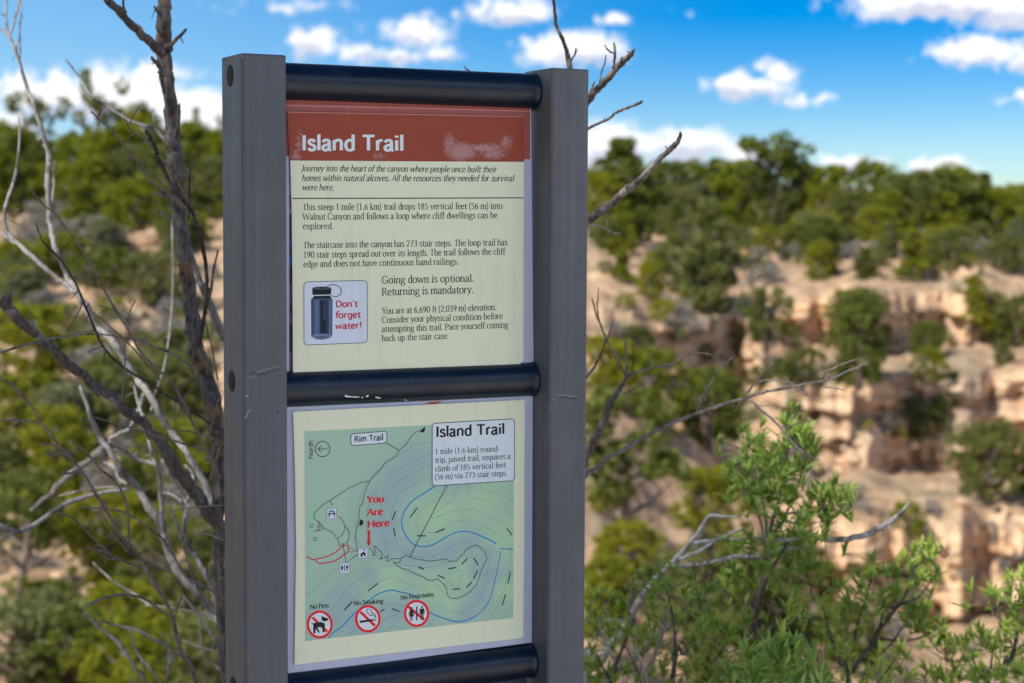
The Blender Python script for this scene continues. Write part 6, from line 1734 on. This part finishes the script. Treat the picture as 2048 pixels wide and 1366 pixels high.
# ------------------------------------------------------------------ leafy bushes at the lower right
M_LEAF = leaf_material('bush_leaf', (0.110, 0.200, 0.024), (0.400, 0.520, 0.095), (0.370, 0.430, 0.070), 0.30)
M_LEAFN = leaf_material('near_bush_leaf', (0.190, 0.290, 0.045), (0.480, 0.580, 0.140), (0.400, 0.470, 0.100), 0.30)
for m_ in (M_LEAF, M_LEAFN):
    m_.node_tree.nodes['Principled BSDF'].inputs['Specular IOR Level'].default_value = 0.5
    m_.node_tree.nodes['Principled BSDF'].inputs['Roughness'].default_value = 0.45
M_STEM = bark_material('bush_stem_bark', (0.030, 0.026, 0.025), (0.130, 0.110, 0.105), (0.20, 0.16, 0.14), 260.0, .5)
M_DRY = bark_material('dry_flower_head', (0.12, 0.06, 0.04), (0.30, 0.17, 0.12), (0.22, 0.11, 0.08), 300.0, .5)


def leaf(V, T, base, axis, nrm, L, Wd, bend, tone):
    """one lance-shaped leaf folded along its midrib: six quads"""
    sd = axis.cross(nrm).normalized()
    nrm = sd.cross(axis).normalized()
    st = []
    for t, w in ((0, .12), (.28, .85), (.60, .95), (1.0, .04)):
        c = base + axis * (L * t) - nrm * (bend * L * t * t)
        st.append((c - sd * Wd * w + nrm * Wd * .45 * w, c, c + sd * Wd * w + nrm * Wd * .45 * w))
    for a, b in zip(st[:-1], st[1:]):
        V.extend([a[0], a[1], b[1], b[0]]); T.append(tone)
        V.extend([a[1], a[2], b[2], b[1]]); T.append(tone)


def bush(label, root_px, d, tips, stems, seed, mat, leaf_px=(24, 40), nleaf=(9, 15), extra=6, dry=(), name='leafy_bush', droop=.25):
    """stems traced from the photo, whorls of narrow leaves at and below their tips"""
    rng = random.Random(seed)
    root = at(root_px[0], root_px[1], d)
    t = thing(name, label, 'bush', root)
    V, T = [], []

    def whorl(p, axis, scale=1.0, n=None):
        tw = rng.uniform(0, 1)
        for k in range(n or rng.randint(*nleaf) + 3):
            a = rng.uniform(0, 6.28)
            s1 = axis.cross(Vector((.3, .8, .2))).normalized()
            s2 = axis.cross(s1)
            out = s1 * math.cos(a) + s2 * math.sin(a)
            f = rng.uniform(.15, 1.0)
            ax = (axis * (1.25 - f) + out * f + Vector((0, 0, .12))).normalized()
            L = rng.uniform(*leaf_px) / F * d * scale
            nr = (axis + Vector((rng.uniform(-.5, .5), rng.uniform(-.6, .2), rng.uniform(.1, .9)))).normalized()
            b0 = p - axis * rng.uniform(0, .5) * L
            leaf(V, T, b0, ax, nr, L, L * rng.uniform(.085, .13), rng.uniform(-.05, droop), min(1, max(0, tw * .5 + rng.uniform(0, .5))))
    for pts, rr, spread in stems:
        n0 = len(pts)
        dj = rng.uniform(-.12, .12)
        o = branch(t, 'stem', pts, rr, d + dj + spread, d, M_STEM, 6, .15, 3, .2, 8)
    for (x, y) in tips:
        dj = rng.uniform(-.16, .14)
        p = at(x, y, d + dj)
        ax = Vector((rng.uniform(-.45, .45), rng.uniform(-.5, .25), rng.uniform(.45, 1))).normalized()
        whorl(p, ax)
        for e in range(extra):
            q = p + Vector((rng.gauss(0, 1) * 26, rng.gauss(0, 1) * 34, -abs(rng.gauss(0, 1)) * 30)) * (d / F)
            ax2 = (ax + Vector((rng.uniform(-.7, .7), rng.uniform(-.6, .4), rng.uniform(-.1, .6)))).normalized()
            whorl(q, ax2, rng.uniform(.7, 1.0), rng.randint(6, 10))
            if e < 3:
                mid = p - Vector((0, 0, 1)) * (36 * d / F)
                v, f_ = tube_data([mid, mid.lerp(q, .6), q], [1.1 / F * d, .9 / F * d, .6 / F * d], 5, .1, e)
                link('stem', mesh('stem', [w - root for w in v], f_, M_STEM, smooth_=True), t)
    V2_ = [v - root for v in V]
    link('foliage', quads_mesh('foliage', [tuple(v) for v in V2_], np.arange(len(V2_)).reshape(-1, 4), mat, T), t)
    for (x, y, s_) in dry:
        p = at(x, y, d - .05)
        VV, FF = [], []
        for k in range(26):
            q = p + Vector((rng.gauss(0, .4), rng.gauss(0, .4), rng.uniform(-1, 1))) * (s_ * d / F)
            v, f_ = tube_data([q, q + Vector((rng.uniform(-1, 1), rng.uniform(-1, 1), 1)) * (3.5 * d / F)], [1.6 / F * d, 2.0 / F * d], 5, .3, k)
            o = len(VV); VV.extend(v); FF.extend([tuple(i + o for i in g_) for g_ in f_])
        link('dry_flower_head', mesh('dry_flower_head', [w - root for w in VV], FF, M_DRY), t)
    return t


bush('tall leafy green bush rising highest among the bushes, its top against the cliff', (1520, 2150), 3.05,
     [(1585, 818), (1570, 845), (1600, 862), (1482, 862), (1500, 890), (1520, 888), (1548, 905), (1567, 892), (1609, 884), (1626, 885), (1467, 936), (1490, 950), (1520, 960), (1538, 920), (1555, 935), (1573, 950), (1597, 930), (1508, 990), (1540, 1000), (1561, 972), (1590, 990), (1668, 970), (1650, 985), (1691, 992), (1640, 1010), (1632, 990), (1615, 1030), (1561, 1055), (1597, 1066), (1650, 1036), (1538, 1090), (1500, 1075), (1470, 1095), (1538, 1138), (1573, 1130), (1620, 1136), (1600, 1110), (1480, 1150), (1505, 1180), (1455, 1130)],
     [([(1582, 830), (1578, 880), (1570, 940), (1558, 1000), (1540, 1060), (1528, 1130), (1515, 1200), (1505, 1300), (1500, 1400), (1520, 2150)], [1.2, 2, 2.6, 3, 4, 5, 6, 7, 8, 10], 0),
      ([(1485, 870), (1500, 930), (1512, 980), (1530, 1020), (1532, 1080)], [1.2, 1.8, 2.2, 2.6, 3], .05), ([(1690, 995), (1650, 1005), (1610, 1040), (1575, 1080), (1535, 1120)], [1.2, 2, 2.4, 2.8, 3], -.05),
      ([(1625, 890), (1605, 940), (1590, 990), (1565, 1040), (1540, 1080)], [1.2, 1.8, 2.4, 2.8, 3], .08), ([(1470, 940), (1495, 985), (1520, 1040), (1528, 1090)], [1.2, 1.6, 2, 2.4], 0), ([(1620, 1140), (1590, 1180), (1560, 1230), (1520, 1280)], [1.6, 2.2, 2.8, 3.4], 0), ([(1640, 1010), (1600, 1050), (1560, 1110), (1525, 1180)], [1.2, 2, 2.6, 3], 0)],
     11, M_LEAF, (24, 42), (8, 12), 5, ((1518, 1180, 34), (1415, 1140, 26)))
bush('open leafy bush with bare dark forking stems below, second from the right edge', (1690, 2200), 3.1,
     [(1746, 1122), (1768, 1140), (1786, 1150), (1826, 1102), (1810, 1120), (1850, 1096), (1866, 1092), (1840, 1130), (1719, 1176), (1735, 1195), (1768, 1185), (1790, 1180), (1821, 1230), (1850, 1215), (1879, 1246), (1880, 1270), (1700, 1210), (1860, 1160), (1690, 1240)],
     [([(1830, 1120), (1825, 1150), (1810, 1190), (1785, 1225), (1757, 1262), (1735, 1300), (1705, 1345), (1695, 1400), (1690, 2200)], [1.4, 2.4, 3, 3.4, 4, 4.4, 4.8, 6, 9], 0),
      ([(1748, 1130), (1742, 1160), (1730, 1200), (1712, 1260), (1700, 1320), (1692, 1400)], [1.2, 1.8, 2.2, 2.6, 3, 3.4], .05), ([(1875, 1250), (1840, 1275), (1800, 1282), (1760, 1278), (1738, 1298)], [1.4, 2, 2.4, 2.6, 3], 0),
      ([(1768, 1190), (1765, 1220), (1758, 1262)], [1.4, 2, 2.6], 0), ([(1860, 1165), (1835, 1195), (1800, 1210), (1780, 1232)], [1.4, 2, 2.4, 2.6], 0), ([(1690, 1245), (1700, 1300), (1712, 1345)], [1.2, 1.8, 2.2], 0), ([(1815, 1240), (1780, 1290), (1740, 1330), (1715, 1380)], [1.6, 2.2, 2.8, 3.2], 0)],
     12, M_LEAF, (24, 42), (8, 12), 4, ((1888, 1108, 10),))
bush('leafy bush with rusty dry flower heads cut by the right edge of the picture', (1985, 2250), 2.95,
     [(2043, 1155), (2020, 1180), (2050, 1200), (1990, 1190), (1932, 1286), (1960, 1265), (2012, 1252), (2040, 1260), (1900, 1290), (1945, 1310), (1985, 1300), (2025, 1310), (1910, 1340), (1960, 1345), (2000, 1350), (2045, 1345), (1880, 1350), (2060, 1300)],
     [([(2042, 1165), (2036, 1220), (2034, 1270), (2020, 1330), (2005, 1400), (1985, 2250)], [2, 3, 4, 4.4, 5, 9], 0), ([(1935, 1290), (1950, 1330), (1955, 1366), (1970, 1430)], [1.6, 2.4, 3, 3.6], 0), ([(1990, 1200), (2000, 1250), (1985, 1310), (1975, 1380)], [1.4, 2, 2.6, 3], 0)],
     13, M_LEAF, (24, 42), (8, 12), 5, ((1995, 1222, 16), (1892, 1310, 14), (2008, 1290, 16), (2046, 1205, 12)))
bush('nearest bush, pale green toothed leaf sprays at the bottom edge right of the sign', (1540, 2600), 2.45,
     [(1540, 1296), (1565, 1290), (1500, 1310), (1590, 1300), (1620, 1330), (1530, 1335), (1560, 1330), (1480, 1345), (1600, 1350), (1640, 1355), (1510, 1360), (1570, 1362)],
     [([(1560, 1300), (1555, 1345), (1548, 1400), (1540, 2600)], [2, 3, 4, 8], 0), ([(1500, 1320), (1520, 1365), (1540, 1420)], [1.6, 2.4, 3], 0), ([(1610, 1335), (1590, 1370), (1555, 1420)], [1.6, 2.4, 3], 0)],
     14, M_LEAFN, (34, 60), (9, 14), 4)
bush('leafy bush around the bleached limb at the bottom, nearest the right sign post', (1300, 2250), 2.95,
     [(1185, 1300), (1195, 1330), (1178, 1350), (1215, 1350), (1250, 1345), (1190, 1190), (1185, 1240), (1330, 1165), (1300, 1150), (1345, 1140), (1310, 1220), (1350, 1240), (1290, 1260), (1320, 1290), (1345, 1320), (1300, 1345), (1370, 1350), (1390, 1300), (1400, 1200), (1420, 1175), (1430, 1250), (1400, 1260), (1440, 1310), (1420, 1350), (1460, 1270), (1455, 1340), (1490, 1240), (1500, 1290), (1365, 1185), (1245, 1200), (1220, 1270)],
     [([(1420, 1140), (1412, 1180), (1400, 1240), (1370, 1310), (1345, 1380), (1300, 2250)], [1.4, 2.2, 3, 3.6, 4.4, 9], 0), ([(1330, 1170), (1345, 1230), (1350, 1300), (1340, 1380)], [1.4, 2, 2.6, 3], 0), ([(1460, 1275), (1430, 1320), (1395, 1370), (1370, 1430)], [1.6, 2.2, 2.8, 3.2], 0), ([(1190, 1305), (1215, 1350), (1250, 1400)], [1.4, 2, 2.6], 0), ([(1250, 1290), (1270, 1330), (1290, 1390)], [1.4, 2, 2.6], 0)],
     15, M_LEAF, (24, 40), (8, 12), 4, ((1505, 1215, 30), (1400, 1150, 22), (1372, 1290, 16)))
bush('low leafy bush filling the bottom edge between the open bush and the pale sprays', (1720, 2300), 2.8,
     [(1640, 1200), (1660, 1240), (1640, 1270), (1680, 1300), (1700, 1340), (1660, 1345), (1740, 1350), (1780, 1340), (1820, 1350), (1850, 1335), (1600, 1240), (1580, 1215), (1625, 1300), (1760, 1310), (1800, 1300)],
     [([(1645, 1210), (1660, 1270), (1680, 1330), (1700, 1420), (1720, 2300)], [1.4, 2.2, 2.8, 3.6, 8], 0), ([(1790, 1320), (1760, 1360), (1730, 1420)], [1.6, 2.4, 3], 0), ([(1590, 1225), (1620, 1290), (1660, 1370)], [1.4, 2, 2.6], 0)],
     16, M_LEAF, (24, 40), (8, 12), 3)
